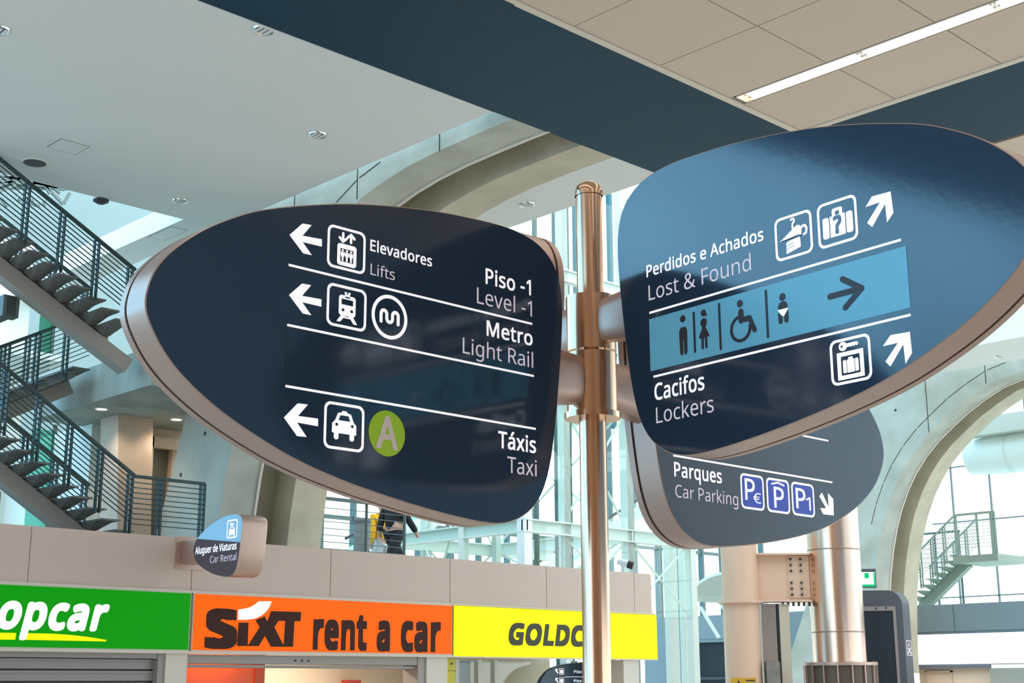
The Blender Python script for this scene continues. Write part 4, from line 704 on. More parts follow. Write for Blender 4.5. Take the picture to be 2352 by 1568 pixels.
# =================================================================== STAIRS
def flight(label, base, u, v, zr0, zr1, L, width, nt, rm, rail_h=.70, spine=.6, ext=0.0, far=True, group='open stairs', pairs=5, tread_m=TREAD, string_m=STRING, spine_h=.19, sx=.28):
    """base: foot of the near rail (x, y); u: run direction (uphill); v: width direction; zr0/zr1: handrail heights at foot and head; ext: level rail run beyond the foot"""
    u = np.array([*u, 0.0]); v = np.array([*v, 0.0]); b = np.array([*base, 0.0]); up = np.array([0, 0, 1.0])
    t = thing('staircase', label, 'stairs', (b[0], b[1], zr0 - rail_h - .1), group=group)
    def Q(s, w, zz): return b + u * s + v * w + up * zz
    def zr(s): return zr0 + (zr1 - zr0) * min(max(s, 0), L * 1.5) / L
    sl = (zr1 - zr0) / L
    m = MB().bar(Q(-sx, spine, zr0 - rail_h - .13 - spine_h / 2 - sx * sl), Q(L, spine, zr1 - rail_h - .13 - spine_h / 2), .2, spine_h); m.build('stringer', string_m, t)
    going = L / nt
    tm = MB()
    def tread_bm(o):
        m = MB()
        d = going * 1.30
        # plank: thin at the ends, tapering bracket below towards the spine
        sec = [(0, .022), (.12 * width, .034), (spine - .12, .10), (spine + .12, .10), (.88 * width, .034), (width, .022)]
        vs = []
        for w, th in sec:
            k = 1 if w in (0, width) else .98
            for (ss, zz) in ((-.5, 0), (.5, 0), (.5 * k, -.020), (.12, -th), (-.30, -th), (-.5 * k, -.020)): vs.append(o + u * (ss * d) + v * w + up * zz)
        n = 6; fs = [(i * n + j, i * n + (j + 1) % n, (i + 1) * n + (j + 1) % n, (i + 1) * n + j) for i in range(5) for j in range(n)] + [tuple(range(n)), tuple(range(5 * n, 6 * n))[::-1]]
        return m.add(vs, fs)
    for i in range(nt):
        s = going * (i + .5); o = Q(s, 0, zr(s) - rail_h)
        a = tread_bm(o).build('tread', tread_m, t)
        MB().bar(Q(s - .02, spine, zr(s) - rail_h - .095), Q(s - .02, spine, zr(s) - rail_h - .18 - .5 * going * sl), .10, .14, up=tuple(u)).build('bracket', string_m, a)
    for side in ((0, width) if far else (0,)):
        e = -ext if side == 0 else 0
        pts = ([Q(e, side, zr0)] if ext and side == 0 else []) + [Q(0, side, zr0), Q(L, side, zr1)]
        m = MB()
        for p, q in zip(pts, pts[1:]): m.bar(p, q, .045, .035)
        h = m.build('handrail', rm, t)
        for k in range(9):
            dz = -.062 * (k + 1) - .01; mm = MB()
            for p, q in zip(pts, pts[1:]): mm.bar(p + up * dz, q + up * dz, .011, .011)
            mm.build('rail_bar', rm, h)
        def post(s, zt):
            mm = MB(); d = .028
            for ss in (s - d, s + d): mm.bar(Q(ss, side, zt - rail_h - .06), Q(ss, side, zt - .01), .05, .017, up=tuple(u))
            mm.build('post', rm, h)
        for i in range(pairs): s = L * (i + .15) / pairs; post(s, zr(s))
        if side == 0 and ext: post(-ext * .35, zr0); post(-ext * .97, zr0)
    return t
# lower flight climbs to the left from the gallery, middle flight turns back, upper flight leaves the landing
flight('lowest stair flight with level guard rail ending beside the car rental sign', (8.22, 15.0), (-1, 0), (0, 1), 4.33, 5.60, 2.02, 1.15, 11, RAILM, spine=.62, ext=.96)
flight('middle stair flight rising to the right behind the other two flights', (6.45, 16.75), (1, 0), (0, 1), 5.66, 6.72, 1.95, 1.15, 10, RAILM, spine=.55)
flight('highest stair flight reaching up into the ceiling void', (8.05, 15.0), (-1, 0), (0, 1), 6.865, 8.10, 2.3, 1.15, 12, RAILM, spine=.62)
sa = thing('stair_arm', 'dark steel cross arm carrying the highest stair flight', 'support', (6.85, 15.6, 6.3))
MB().bar((6.85, 15.74, 6.33), (6.85, 18.2, 6.33), .12, .24).build('beam', mat('arm_paint', (.10, .13, .13), .5), sa)
MB().box(6.75, 6.95, 15.74, 15.9, 6.2, 6.46).build('clamp', mat('arm_paint', (.10, .13, .13), .5), sa)
sa = thing('stair_arm', 'grey steel cross arm carrying the lowest stair flight', 'support', (6.85, 15.6, 3.9))
MB().bar((6.86, 15.74, 3.98), (6.86, 18.2, 3.98), .12, .24).build('beam', STRING, sa)
# landing slab and the lit recess below it
struct('floor_landing', MB().prism([[(8.55, 15.35, 5.55), (8.55, 18.6, 5.55), (10.7, 18.6, 5.55), (10.7, 15.9, 5.55), (8.95, 15.35, 5.55)]], (0, 0, .5)), mat('landing_concrete', (.33, .37, .33), .85, noise=.2, nscale=2, stretch=(1, 1, .2)))
rec = struct('wall_recess', MB().box(9.50, 12.0, 18.0, 18.3, 3.2, 5.55), CONCW)
struct('wall_recess_pier', MB().prism([[(9.36, 17.4, 3.2), (9.86, 17.4, 3.2), (9.76, 17.4, 5.55), (9.22, 17.4, 5.55)]], (0, .5, 0)), CONCW, rec)
struct('door_1', MB().box(10.02, 10.42, 17.96, 18.0, 3.2, 5.25), mat('door_dark', (.10, .10, .08), .6), rec)
struct('door_frame', MB().box(9.95, 10.05, 17.85, 18.0, 3.2, 5.4).box(10.02, 10.6, 17.85, 18.0, 5.24, 5.4).prism([[(10.30, 17.85, 3.2), (10.36, 17.85, 3.2), (10.36, 17.85, 5.24)]], (0, .12, 0)), CONCW, rec)
for px, lab in (((233, 938), 'lit downlight under the stair landing, on the left'), ((405, 962), 'lit downlight under the stair landing, beside the sign rim')):
    p = onZ(*px, 5.55); downlight(p, lab, .085, True, 'lit downlights under the landing')
    l = bpy.data.lights.new('landing_lamp', 'SPOT'); l.energy = 26; l.color = (1, .80, .60); l.spot_size = 2.5; l.spot_blend = .6; l.shadow_soft_size = .06
    o = link(bpy.data.objects.new('landing_lamp', l)); o.location = (p[0], p[1], 5.5)
# roof trusses glimpsed through the void behind the highest flight
m = MB(); rt2 = random.Random(3)
for k in range(16):
    p, q = onY(rt2.uniform(-120, 190), rt2.uniform(395, 470), 23.2), onY(rt2.uniform(-120, 190), rt2.uniform(395, 480), 23.2); m.bar(p, q, .05, .05)
m.bar(onY(-150, 425, 23.3), onY(330, 432, 23.3), .10, .10)
struct('roof_truss_beam', m, mat('truss_grey', (.16, .22, .22), .5))
# pale walls of the stair hall
struct('wall_stair', MB().box(8.6, 9.45, 21.0, 21.3, 3.2, 8.9), PALEW)
struct('wall_stair_side', MB().box(9.3, 9.5, 18.3, 21.0, 3.2, 5.55), PALEW)
struct('wall_void', MB().box(5, 17, 24.5, 24.8, 3.2, 19), mat('void_wall', (.30, .43, .46), .7))
_g = onY(0, 742, 19.3); struct('floor_stair_gallery', MB().box(4, 9.35, 19.3, 21.0, 6.62, 6.72), PALEW)
t = thing('glass_screen', 'green tinted glass screen behind the lowest stair flight', 'glass screen', (7.9, 19.5, 3.2))
a, b_ = onY(72, 1000, 19.5), onY(121, 1000, 19.5)
MB().box(a[0], b_[0], 19.48, 19.50, 3.2, 5.6).build('pane', glass_mat('green_pane', (.42, .78, .66), .1), t)
MB().box(b_[0], b_[0] + .05, 19.46, 19.52, 3.2, 5.7).build('post', GSTEEL, t)
t = thing('glass_screen', 'green tinted glass block behind the highest stringer at far left', 'glass screen', (7.9, 20.5, 7.05))
a, b_ = onY(86, 730, 19.5), onY(115, 730, 19.5)
MB().box(a[0], b_[0], 19.4, 19.42, 6.72, 7.3).build('pane', glass_mat('green_pane_2', (.28, .62, .50), .1), t)
MB().box(b_[0], b_[0] + .04, 19.38, 19.44, 6.72, 7.4).build('post', GSTEEL, t)

# =================================================================== UPPER GALLERY BEHIND THE SHOPS
def rail_fence(label, a, b_, ztop, zbot, nb, pm, posts, group=None, foot=None):
    t = thing('guard_rail', label, 'railing', (a[0], a[1], zbot), group)
    a = np.array([*a, 0.0]); b_ = np.array([*b_, 0.0]); up = np.array([0, 0, 1.0])
    MB().bar(a + up * ztop, b_ + up * ztop, .05, .05).build('handrail', pm, t)
    for k in range(nb):
        zz = zbot + (ztop - .09 - zbot) * (k + .5) / nb; MB().bar(a + up * zz, b_ + up * zz, .011, .011).build('rail_bar', pm, t)
    for s in posts: p = a + (b_ - a) * s; MB().bar(p + up * (zbot - .12 if foot is None else foot), p + up * ztop, .05, .02).build('post', pm, t)
    return t
rail_fence('thin horizontal bar guard rail seen against white daylight under the lifts board', (12.2, 16.9), (14.0, 16.9), 4.62, 3.32, 12, GSTEEL, (.04, .56, .98))
# litter bin
p = onY(832, 1230, 18.5)
t = thing('litter_bin', 'grey litter bin standing behind the thin bar guard rail', 'bin', (p[0], 18.5, 3.2))
bx = onY(816, 1192, 18.5); by = onY(848, 1192, 18.5); r = (by[0] - bx[0]) / 2 * .95; cxy = ((bx[0] + by[0]) / 2, 18.5)
MB().lathe(cxy, [(.001, 3.2), (r * .85, 3.2), (r * .95, 3.3), (r, bx[2] - .15), (r, bx[2] - .04)], 28).build('body', mat('bin_grey', (.22, .25, .26), .5), t)
MB().lathe(cxy, [(r * 1.05, bx[2] - .06), (r * 1.1, bx[2] - .03), (r * 1.05, bx[2]), (r * .5, bx[2] + .01), (.001, bx[2] + .01)], 28).build('lid', mat('bin_lid', (.12, .15, .16), .5), t)

def skin_body(name, m, parent, verts, edges, radii, root=0, sub=2):
    me = bpy.data.meshes.new(name); org = ORG[parent.name]
    me.from_pydata([tuple(np.array(p) - org) for p in verts], edges, []); me.update()
    o = link(bpy.data.objects.new(name, me)); o.parent = parent; ORG[o.name] = org
    o.modifiers.new('skin', 'SKIN'); s = o.modifiers.new('sub', 'SUBSURF'); s.levels = sub; s.render_levels = sub
    for i, d in enumerate(me.skin_vertices[0].data): d.radius = (radii[i] if isinstance(radii[i], tuple) else (radii[i], radii[i])); d.use_root = i == root
    me.materials.append(m); me.polygons.foreach_set('use_smooth', [True] * len(me.polygons))
    return o
def person(label, base, face, h, stride, skin, top, bottom, shoe, hair):
    """a walking figure; face: heading angle; stride: half step length"""
    t = thing('person', label, 'person', tuple(base)); f = np.array([math.cos(face), math.sin(face), 0]); sd = np.array([-f[1], f[0], 0]); up = np.array([0, 0, 1.0]); k = h / 1.75; b = np.array(base, float)
    def Pt(fw, s, zz): return tuple(b + (f * fw + sd * s + up * zz) * k)
    V = [Pt(0, 0, .93), Pt(0, 0, 1.12), Pt(.02, 0, 1.32), Pt(.02, 0, 1.47), Pt(.03, 0, 1.55), Pt(.05, 0, 1.64), Pt(.05, 0, 1.72)]
    E = [(0, 1), (1, 2), (2, 3), (3, 4), (4, 5), (5, 6)]; R = [.14, .13, .15, .07, .055, .085, .06]
    for s, fw in ((.10, stride), (-.10, -stride)):
        i = len(V); V += [Pt(0, s, .86), Pt(fw * .55 + .04, s, .48), Pt(fw, s, .10), Pt(fw + .15, s, .045)]; E += [(0, i), (i, i + 1), (i + 1, i + 2), (i + 2, i + 3)]; R += [.10, .065, .045, .04]
    for s, fw in ((.20, -stride * .6), (-.20, stride * .6)):
        i = len(V); V += [Pt(.02, s, 1.42), Pt(fw * .4, s * 1.15, 1.14), Pt(fw + .08, s * 1.1, .92), Pt(fw + .12, s * 1.1, .83)]; E += [(2, i), (i, i + 1), (i + 1, i + 2), (i + 2, i + 3)]; R += [.06, .047, .036, .03]
    skin_body('body', skin, t, V, E, [r * k for r in R])
    cl = [(0, .155), (1, .148), (2, .168), (3, .082)]
    skin_body('jacket', top, t, [V[0], V[1], V[2], V[3], V[15], V[16], V[17], V[19], V[20], V[21]], [(0, 1), (1, 2), (2, 3), (2, 4), (4, 5), (5, 6), (2, 7), (7, 8), (8, 9)], [r * k for r in (.165, .158, .172, .085, .078, .064, .052, .078, .064, .052)])
    skin_body('trousers', bottom, t, [Pt(0, 0, 1.06), V[7], V[8], V[9], V[11], V[12], V[13]], [(0, 1), (1, 2), (2, 3), (0, 4), (4, 5), (5, 6)], [r * k for r in (.158, .122, .085, .066, .118, .085, .066)])
    for q in ((9, 10), (13, 14)): skin_body('shoe', shoe, t, [V[q[0]], V[q[1]]], [(0, 1)], [.055 * k, .05 * k], sub=1)
    skin_body('hair', hair, t, [Pt(.02, 0, 1.69), Pt(0, 0, 1.74)], [(0, 1)], [.092 * k, .075 * k], sub=2)
    return t
SKIN = mat('skin', (.55, .36, .27), .6); DKC = mat('dark_cloth', (.012, .016, .022), .85)
p = onZ(905, 1215, 3.2); p = onY(905, 1340, 21.5); q = onY(905, 1215, 17.6)
person('person in dark clothes striding past behind the thin bar guard rail', (q[0], 17.6, 3.4), math.radians(0), 1.72, .36, SKIN, DKC, DKC, DKC, DKC)
q = onY(879, 1215, 18.9)
person('person in a yellow top and pale trousers behind the litter bin', (q[0], 18.9, 3.4), math.radians(80), 1.62, .12, SKIN, mat('yellow_cloth', (.75, .42, .01), .8), mat('pale_cloth', (.55, .65, .70), .8), DKC, mat('brown_hair', (.06, .03, .015), .7))

# =================================================================== WHITE STEEL AND GLASS TOWER
TX, TY = 16.87, 17.17
tw = struct('glass_tower_column', MB().box(TX, TX + .19, TY, TY + .19, 3.05, 12), mat('white_paint', (.86, .90, .92), .5))
m = MB()
for (x, y, w) in ((TX, 18.75, .14), (TX, 20.6, .16), (17.9, TY + .02, .16), (17.9, 21.0, .16), (19.6, TY + .02, .18), (21.4, TY, .16), (TX + .3, 18.2, .12)): m.box(x, x + w, y, y + w, 0, 12)
struct('glass_tower_post_column', m, WSTEEL, tw)
m = MB()
for zz in (4.58, 7.0, 9.3):
    for y in (TY + .06, 21.0):
        for dz, hh, ww in ((-.105, .025, .15), (.105, .025, .15), (0, .20, .03)): m.box(TX, 21.5, y - ww / 2, y + ww / 2, zz + dz - hh / 2, zz + dz + hh / 2)
    for x in (TX + .07, 19.7):
        for dz, hh, ww in ((-.105, .025, .15), (.105, .025, .15), (0, .20, .03)): m.box(x - ww / 2, x + ww / 2, TY, 21.1, zz + dz - hh / 2, zz + dz + hh / 2)
struct('glass_tower_beam', m, WSTEEL, tw)
m = MB()
for z0, z1 in ((3.2, 4.5), (4.7, 6.9), (7.1, 9.2)):
    for (a, b_) in (((TX + .1, 19.2), (17.9, 21.0)), ((17.95, TY + .1), (19.65, TY + .1)), ((19.7, TY + .1), (21.4, TY + .1)), ((19.7, TY + .3), (19.7, 20.8)), ((17.95, 21.0), (19.7, 21.0))):
        m.tube([(*a, z0), (*b_, z1)], .022, 6); m.tube([(*a, z1), (*b_, z0)], .022, 6)
struct('glass_tower_brace_beam', m, WSTEEL, tw)
m = MB()
for i, x in enumerate((18.2, 18.75, 19.1)): m.box(x, x + .07, 18.2, 18.27, 0, 12)
struct('glass_tower_guide_column', m, mat('lift_guide', (.05, .13, .13), .5), tw)
struct('window_2', MB().box(TX + .2, 21.4, TY + .02, TY + .03, 3.1, 11).box(TX + .02, TX + .03, TY + .2, 20.9, 3.1, 11), GLASS, tw)
# sloped escalator bands inside the hall beyond the tower
def escalator(label, x0, y0, z0, x1, z1, w=.9):
    t = thing('escalator', label, 'escalator', (x0, y0, z0), group='escalators beyond the glass tower')
    MB().prism([[(x0, y0, z0 - .45), (x0, y0, z0), (x1, y0, z1), (x1, y0, z1 - .45)]], (0, w, 0)).build('truss', WSTEEL, t)
    MB().prism([[(x0, y0 + .04, z0), (x0, y0 + .04, z0 + .45), (x1, y0 + .04, z1 + .45), (x1, y0 + .04, z1)]], (0, .02, 0)).build('glass_side', GLASSG, t)
    MB().bar((x0, y0 + .05, z0 + .48), (x1, y0 + .05, z1 + .48), .07, .05).build('handrail', mat('rubber', (.03, .035, .035), .6), t)
    MB().bar((x0, y0 - .01, z0 - .12), (x1, y0 - .01, z1 - .12), .03, .07).build('skirt_light', mat('white_paint', (.86, .90, .92), .5), t)
    return t
escalator('escalator rising to the right beyond the post foot', 19.5, 22.5, 2.6, 27.0, 6.3)
escalator('escalator rising higher behind the pole and tower', 19.0, 25.0, 4.6, 27.0, 8.8)
# round roofed shelter left of the tan column
p = onX(1660, 1330, 25.5)
t = thing('curved_canopy', 'pale curved canopy standing just left of the tan column', 'canopy', (25.5, p[1] + .8, 0))
c0 = onX(1655, 1345, 25.5); m = MB(); pts = []
for k in range(13):
    a = math.pi * k / 12; pts.append((25.5, c0[1] - .2 + 1.15 * math.cos(a) * -1, 3.75 + .62 * math.sin(a)))
m.prism([pts + [(25.5, q[1] * .94 + (c0[1] - .2) * .06, 3.75 + (q[2] - 3.75) * .9) for q in pts[::-1]]], (1.5, 0, 0)); m.build('shell', WSTEEL, t)
MB().box(25.5, 25.6, c0[1] - 1.2, c0[1] - 1.1, 0, 3.8).box(25.5, 25.6, c0[1] + .75, c0[1] + .85, 0, 3.8).build('post', WSTEEL, t)
m = MB().bar((25.5, c0[1] + .6, 3.6), (25.5, c0[1] + .1, 2.9), .06, .06).bar((25.5, c0[1] - .9, 2.9), (25.5, c0[1] + .0, 3.6), .06, .06); m.build('strut', WSTEEL, t)
# two more frame columns right of the tower
m = MB()
for px, w, mm in ((1546, 18, 0), (1582, 22, 0)):
    a, b_ = onY(px - w / 2, 1300, 17.6), onY(px + w / 2, 1300, 17.6); m.box(a[0], b_[0], 17.6, 17.75, 0, 9)
struct('hall_column', m, WSTEEL)
# far curtain wall and gallery edge
m = MB()
for k in range(30): m.box(8 + k * 1.15, 8.08 + k * 1.15 + (.08 if k % 4 == 0 else 0), 29.9, 30.1, 0, 14)
for zz in (3.6, 6.2, 12.5): m.box(8, 44, 29.95, 30.05, zz, zz + .10)
cw = struct('window_3', m, GSTEEL)
struct('window_pane', MB().box(8, 44, 30.0, 30.01, 0, 14), GLASS, cw)
m = MB()
for k in range(9): m.box(20.2 + k * .55, 20.2 + k * .55 + (.16, .05, .03, .10, .13)[k % 5], 19.5, 19.6, 7.2, 12.5)
struct('window_louvre_frame', m, mat('teal_louvre', (.02, .16, .20), .4), cw)

# security camera on the fascia
p = onY(1437, 1293, YF + .12)
t = thing('security_camera', 'small white security camera with black lens on top of the fascia', 'camera', (p[0], p[1], 3.41))
d = np.array([.55, -.75, -.28]); d /= np.linalg.norm(d); c = np.array([p[0] - .03, p[1], p[2]])
MB().tube([c - d * .10, c + d * .06], [.045, .05], 16).build('housing', mat('camera_white', (.7, .78, .85), .4), t)
MB().tube([c + d * .05, c + d * .13], [.055, .058], 16).build('lens', BLACK, t)
MB().tube([(p[0] - .05, p[1] + .02, 3.41), (p[0] - .05, p[1] + .02, p[2])], .02, 8).build('bracket', mat('camera_white', (.7, .78, .85), .4), t)
MB().box(p[0] - .12, p[0] + .02, p[1] - .03, p[1] + .07, 3.40, 3.43).build('foot', mat('camera_white', (.7, .78, .85), .4), t)

# =================================================================== COLUMNS, RIGHT SIDE
def big_column(label, pxl, pxr, py, D, m, ztop, seams, name='column_cladding'):
    a, b_ = atD(pxl, py, D), atD(pxr, py, D); c = (a + b_) / 2; r = np.linalg.norm((b_ - a)[:2]) / 2
    t = thing('round_column', label, 'column', (c[0], c[1], 0), kind='thing')
    MB().lathe(c, [(r, 0)] + [(r, zz) for zz in np.linspace(.2, ztop, 12)], 64).build('shaft', m, t)
    for i, s in enumerate(seams): MB().lathe(c, [(r + .001, s - .012), (r + .006, s - .008), (r + .006, s + .008), (r + .001, s + .012)], 64).build('seam_ring', mat('seam_steel', (.35, .25, .20), .3, .9), t)
    return t, c, r
DC = 23.5
s1 = atD(1918, 1260, DC)[2]; s2 = atD(1938, 1452, DC)[2]
tc, cc, rc = big_column('large brushed steel round column with brown slatted base', 1864, 1985, 1440, DC, STEELC, 7.895, (s1, s2))
zb = atD(1920, 1520, DC)[2]
mb = MB(); rb = rc * 1.34
mb.lathe(cc, [(rb - .012, 0), (rb - .012, zb - .03)], 16); mb.build('base_skirt', mat('base_brown', (.10, .072, .052), .45, .3), tc)
m = MB()
for k in range(16):
    a = 2 * math.pi * (k + .3) / 16; m.bar((cc[0] + rb * math.cos(a), cc[1] + rb * math.sin(a), 0), (cc[0] + rb * math.cos(a), cc[1] + rb * math.sin(a), zb), .022, .03, up=(math.cos(a), math.sin(a), 0))
m.build('base_slats', RIM, tc)
MB().lathe(cc, [(rc, zb - .01), (rb + .02, zb - .01), (rb + .02, zb - .06), (rb - .04, zb - .06)], 48).build('base_cap', RIM, tc)
tt, ct, rt_ = big_column('tan painted round column with a bolted beam and yellow warning plate', 1662, 1746, 1440, DC, TANP, atD(1700, 1262, DC)[2] + .35, ())
# collar plates and I-beam between the two columns
u = (cc - ct)[:2]; L = np.linalg.norm(u); u = np.array([*(u / L), 0]); w = np.array([-u[1], u[0], 0])
zt, zbm = atD(1745, 1268, DC)[2], atD(1750, 1378, DC)[2]
for zz in (zbm - .03,): MB().lathe(ct, [(rt_, zz - .02), (rt_ * 1.22, zz - .02), (rt_ * 1.22, zz + .02), (rt_, zz + .02)], 40).build('collar_plate', TANP, tt)
def ub(a, b_, z0, z1, ww): return MB().bar(ct + u * a + np.array([0, 0, (z0 + z1) / 2 - ct[2]]), ct + u * b_ + np.array([0, 0, (z0 + z1) / 2 - ct[2]]), ww, z1 - z0)
ub(rt_ * .8, L - rc * 1.0, zbm, zt, .08).build('beam_web', TANP, tt)
ub(rt_ * .8, L - rc * 1.0, zt - .03, zt, .36).build('beam_flange', TANP, tt)
ub(rt_ * .8, L - rc * 1.0, zbm - .03, zbm, .36).build('beam_flange', TANP, tt)
n_ = -w if (-w) @ (EYE - ct) > 0 else w
sp0 = rt_ + (L - rt_ - rc) * .58
m = MB(); q0 = ct + u * sp0 + n_ * .045; m.bar(np.array([*q0[:2], (zt + zbm) / 2]), np.array([*(q0 + u * (L - rc - sp0))[:2], (zt + zbm) / 2]), .02, (zt - zbm) * .9); m.build('splice_plate', TANP, tt)
m = MB()
for col_ in (.05, .22):
    for k in range(7):
        if k == 3: continue
        q = ct + u * (sp0 + col_) + n_ * .05; zz = zbm + (zt - zbm) * (.12 + .76 * k / 6); m.tube([(q[0], q[1], zz), tuple(np.array([q[0], q[1], zz]) + n_ * .04)], .022, 8)
for k in range(7):
    q = ct + u * (sp0 - .12 + .09 * k) + n_ * .1; m.tube([(q[0], q[1], zbm - .03), (q[0], q[1], zbm - .10)], .022, 8)
m.build('bolts', mat('bolt_dark', (.06, .045, .035), .5), tt)
ang = math.atan2((EYE - ct)[1], (EYE - ct)[0]); zw = atD(1712, 1557, DC)[2]
bw = Board((ct[0] + math.cos(ang) * (rt_ + .012), ct[1] + math.sin(ang) * (rt_ + .012), 0), (-math.sin(ang), math.cos(ang), 0), (math.cos(ang), math.sin(ang), 0))
bw.u = -bw.u if (np.cross(bw.u, [0, 0, 1.0]) @ bw.n) < 0 else bw.u
pl = bw.poly([[rect(-.22, zw - .3, .20, zw)]], 'warning_plate', mat('warning_yellow', (.62, .34, .02), .5), tt, lift=-.03, th=.03)
bw.poly([[[(-.19, zw - .24), (-.09, zw - .03), (.0, zw - .24)], [(-.15, zw - .21), (-.035, zw - .21), (-.09, zw - .09)]]], 'warning_triangle', INK, pl, lift=.001)
bw.poly([[rect(.03, zw - .05 - .05 * k, .18, zw - .03 - .05 * k)] for k in range(4)], 'text_lines', INK, pl, lift=.001)
# warm steel door posts and the dark strip between the two columns
t = thing('steel_pilaster', 'flat brown steel pilaster between the two big columns', 'pilaster', (*(ct + u * (rt_ + .25))[:2], 0))
m = ub(rt_ + .02, rt_ + .26, 0, zbm - .06, .2); m.build('facing', mat('brown_steel', (.42, .34, .29), .28, .9), t)
ub(rt_ + .27, rt_ + .31, 0, zbm - .06, .24).build('shadow_gap', BLACK, t)
ub(rt_ + .31, rt_ + .48, 0, zbm - .06, .24).build('edge_channel', mat('edge_tan', (.52, .45, .36), .5), t)
t = thing('steel_box', 'low grey steel box between the two big columns', 'cabinet', (*(ct + u * (rt_ + .25))[:2], 0))
q = ct + u * (rt_ + .14) + n_ * .2; MB().bar(np.array([q[0], q[1], 0]), np.array([q[0], q[1], atD(1760, 1520, DC)[2]]), .22, .16, up=tuple(n_)).build('body', mat('box_grey', (.24, .22, .20), .5, .3, noise=.2, nscale=5), t)

# totem beside the steel column
DT = 24.2
t = thing('totem', 'dark grey rounded totem with framed screen right of the steel column', 'totem', (*atD(2040, 1560, DT)[:2], 0))
bt = Board(atD(2040, 1560, DT) * np.array([1, 1, 0]), (math.cos(math.radians(-52)), math.sin(math.radians(-52)), 0), (-math.cos(math.radians(38)), -math.sin(math.radians(38)), 0))
zt2 = atD(2030, 1352, DT)[2]
x0, _ = bt.uv(1960, 1450); x1, _ = bt.uv(2066, 1400); x2, _ = bt.uv(2096, 1400)
prof = [(x0, 0), (x1 + .05, 0)] + [(x1 + .05 + 0 * k, zt2 - .30) for k in (0,)] + arc(x1 - .20, zt2 - .25, .25, 0, 90, 8)[0:] + [(x0, zt2)]
MB().prism([[bt.P(a, b_) for a, b_ in prof]], tuple(-bt.n * .30 + bt.u * .16)).build('body', GREYK, t)
fx1, fz1 = bt.uv(2056, 1392); fx0 = x0 + .02
bt.poly([[rect(fx0, .3, fx1, fz1), rect(fx0 + .06, .36, fx1 - .05, fz1 - .075)]], 'screen_frame', mat('frame_taupe', (.30, .27, .26), .45, .3), t, th=.02)
bt.poly([[rect(fx0 + .06, .36, fx1 - .05, fz1 - .075)]], 'screen', mat('screen_dark', (.02, .035, .05), .15), t, th=.008)
m = MB()
for (px, py) in ((2012, 1397), (2035, 1396), (2049, 1411), (2053, 1501)):
    a = bt.uv(px, py); m.prism([[bt.P(*q, .02) for q in circle(a[0], a[1], .016, 12)]], tuple(bt.n * .008))
m.build('screws', BLACK, t)
sidev = -bt.n * .30 + bt.u * .16; sl_ = np.linalg.norm(sidev); su = sidev / sl_
sn = np.array([su[1], -su[0], 0]); sn = sn if sn @ (EYE - bt.o) > 0 else -sn
o0 = np.array(bt.P(x1 + .05, 0)); b_side = Board(o0 + sn * .002, su, sn)
zi = b_side.uv(2092, 1488)
o = b_side.poly([[rrect(.06, zi[1] - .13, sl_ - .04, zi[1] + .13, .02), rrect(.075, zi[1] - .115, sl_ - .055, zi[1] + .115, .015)]], 'pictogram_frame', PINKW, t, th=.004, label='small person pictogram on the totem edge')
b_side.poly([[circle(sl_ / 2 + .01, zi[1] + .055, .035, 20), circle(sl_ / 2 + .01, zi[1] + .055, .018, 16)]] + stroke([(.12, zi[1] - .09), (sl_ - .09, zi[1] + .0)], .03) + stroke([(.12, zi[1] + .0), (sl_ - .09, zi[1] - .09)], .03), 'symbol', PINKW, o, th=.004)
# green exit sign
DE = 26.2
t = thing('exit_sign', 'lit green exit sign behind the steel column above the dark totem', 'sign', tuple(atD(1995, 1345, DE)))
be = Board(atD(1990, 1330, DE) * np.array([1, 1, 0]), (math.cos(math.radians(-46)), math.sin(math.radians(-46)), 0), (-math.cos(math.radians(44)), -math.sin(math.radians(44)), 0))
(ex1, ez1), (ex0, ez0) = be.uv(2009, 1312), be.uv(1940, 1347)
MB().prism([[be.P(*q) for q in rect(ex0 - .02, ez0 - .02, ex1 + .02, ez1 + .05)]], tuple(-be.n * .12)).build('housing', GREYK, t)
be.poly([[rect(ex0, ez0, ex1, ez1 - .01)]], 'lit_panel', lit('exit_white', (.75, 1, .85), 1.2), t, th=.004)
w_ = ex1 - ex0; h_ = ez1 - ez0
be.poly([[rect(ex1 - w_ * .34, ez1 - h_ * .45, ex1 - w_ * .20, ez1 - h_ * .1)], [rect(ex1 - w_ * .05, ez0, ex1 - .004, ez1 - .02)], [rect(ex1 - w_ * .5, ez0, ex1, ez0 + h_ * .14)]], 'symbol', lit('exit_green', (0, .55, .18), 1.0), t, lift=.004, th=.003)
MB().prism([[be.P(*q, -.08) for q in rect(ex0 + .1, 0, ex0 + .16, ez0)]], tuple(-be.n * .04)).build('post', GREYK, t)

# blue grey shop band, white lit sign and shop below, white walls above (plane facing the hall)
XR = 28.0
m = MB(); ys = [24.1, 23.0, 21.3, 19.6, 17.9, 15.32, 13.0, 10.5, 8.0]
for a, b_ in zip(ys, ys[1:]): m.box(XR, XR + .06, b_ + .012, a - .012, 2.98, 3.55)
m.box(XR + .02, XR + .3, 8, 24.1, 2.9, 3.54)
wr = struct('wall_right', m, GREYB)
struct('wall_right_panel', MB().box(XR, XR + .1, 22.75, 24.1, 0, 2.98).box(XR, XR + .1, 17.0, 19.9, 0, 2.98), GREYB, wr)
struct('door_2', MB().box(XR + .25, XR + .3, 19.9, 22.75, 0, 2.9), BLACK, wr)
struct('door_frame', MB().box(XR + .1, XR + .22, 21.3, 21.45, 0, 2.4).box(XR + .1, XR + .2, 19.9, 22.75, 2.0, 2.06), mat('charcoal_frame', (.07, .08, .09), .5), wr)
t = thing('light_box_sign', 'glaring white lit sign with washed out lettering at right edge', 'sign', (XR, 14, 2.2))
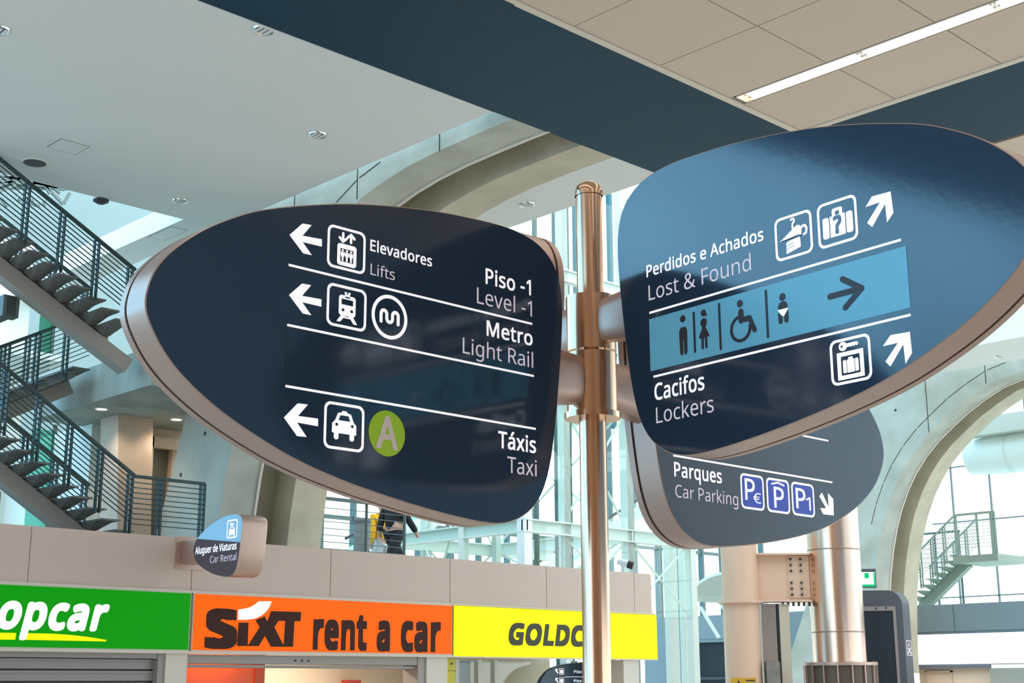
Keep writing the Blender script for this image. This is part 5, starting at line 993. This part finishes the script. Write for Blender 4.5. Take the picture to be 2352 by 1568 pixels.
MB().box(XR - .02, XR + .1, 8, 16.7, 2.27, 2.93).build('light_box', GREYB, t)
MB().box(XR - .03, XR - .02, 8, 16.68, 2.29, 2.92).build('lit_panel', lit('glare_white', (1, .98, .99), 1.5), t)
bg = Board((XR - .032, 0, 0), (0, -1, 0), (-1, 0, 0))
L, R = (2180, 1496), (2345, 1494); text(bg, 'Car Rental Services'.replace('v', 'v'), L, R, 10, lit('washed_text', (.90, .86, .90), 1.0), t)
struct('wall_right_shop', MB().box(XR + .1, XR + .2, 14.6, 17.0, 0, 2.2), mat('shop_tan', (.75, .60, .48), .6), wr)
struct('wall_right_grey', MB().box(XR + .0, XR + .2, 8, 14.6, 0, 2.2), mat('shop_grey', (.40, .41, .37), .6), wr)
struct('trim_4', MB().box(XR - .02, XR + .1, 14.6, 17.0, 2.2, 2.27), mat('slate_trim', (.20, .21, .26), .5), wr)
m = MB().box(XR + .04, XR + .1, 15.5, 15.53, 0, 2.15).box(XR + .04, XR + .1, 16.1, 16.13, 0, 2.15).box(XR + .04, XR + .1, 15.5, 16.13, 2.12, 2.15)
struct('door_3', m, CONCW, wr)
shop_lamp(XR - .8, 15.6, 2.1, 14, sx=.4, sy=1.2)
m = MB()
for zz in (3.9, 4.75, 5.7, 7.05, 8.6): m.box(31.47, 31.53, 4, 17.6, zz, zz + .03)
for y in (4.0, 8.0, 11.5, 14.95, 16.0, 17.0): m.box(31.47, 31.53, y, y + .03, 3.5, 12)
w4 = struct('window_4', m, mat('joint_grey', (.16, .19, .19), .6))
struct('window_pane', MB().box(31.5, 31.51, 4, 17.6, 3.5, 12), GLASS, w4)
struct('floor_right_gallery', MB().box(XR + .32, 36, 4, 26, 3.35, 3.5), PALEW)
struct('floor_right_edge_beam', MB().box(29.2, 29.6, 4, 15.35, 7.35, 7.75), mat('edge_green', (.50, .56, .52), .7))
t = thing('air_duct', 'fat pale round duct under the gallery edge beyond the far arch', 'duct', (29.9, 15, 6.4))
MB().tube([(29.9, y, 7.0) for y in (15.6, 14.9, 14.2, 12.5, 10, 7, 4.2)], [.42, .48, .48, .48, .48, .48, .48], 32).build('pipe', mat('duct_pale', (.70, .80, .80), .45), t)
for y in (14.6, 13.4, 12.2): MB().tube([(29.9, y, 7.0), (29.9, y - .05, 7.0)], .492, 32).build('seam_ring', mat('duct_pale2', (.62, .72, .72), .45), t)
RAILP = mat('rail_pale', (.30, .36, .31), .5)
flight('pale stair flight rising to the right beyond the far concrete arch', (28.6, 16.72), (0, -1), (1, 0), 4.52, 5.5, 1.25, 1.0, 8, RAILP, rail_h=.78, spine=.5, pairs=4, ext=.35, tread_m=RAILP, string_m=RAILP)
rail_fence('pale guard rail at the head of the stairs beyond the far arch', (28.6, 15.44), (28.6, 14.5), 5.52, 4.75, 9, RAILP, (.02, .55, .9, .99), foot=4.60)
struct('floor_right_landing', MB().box(28.4, 29.8, 14.4, 15.45, 4.45, 4.6), RAILP)
rail_fence('dark barred guard rail on the gallery beyond the far arch', (30.2, 18.4), (30.2, 16.2), 5.35, 4.5, 7, GSTEEL, (.02, .4, .7, .98), foot=3.5)
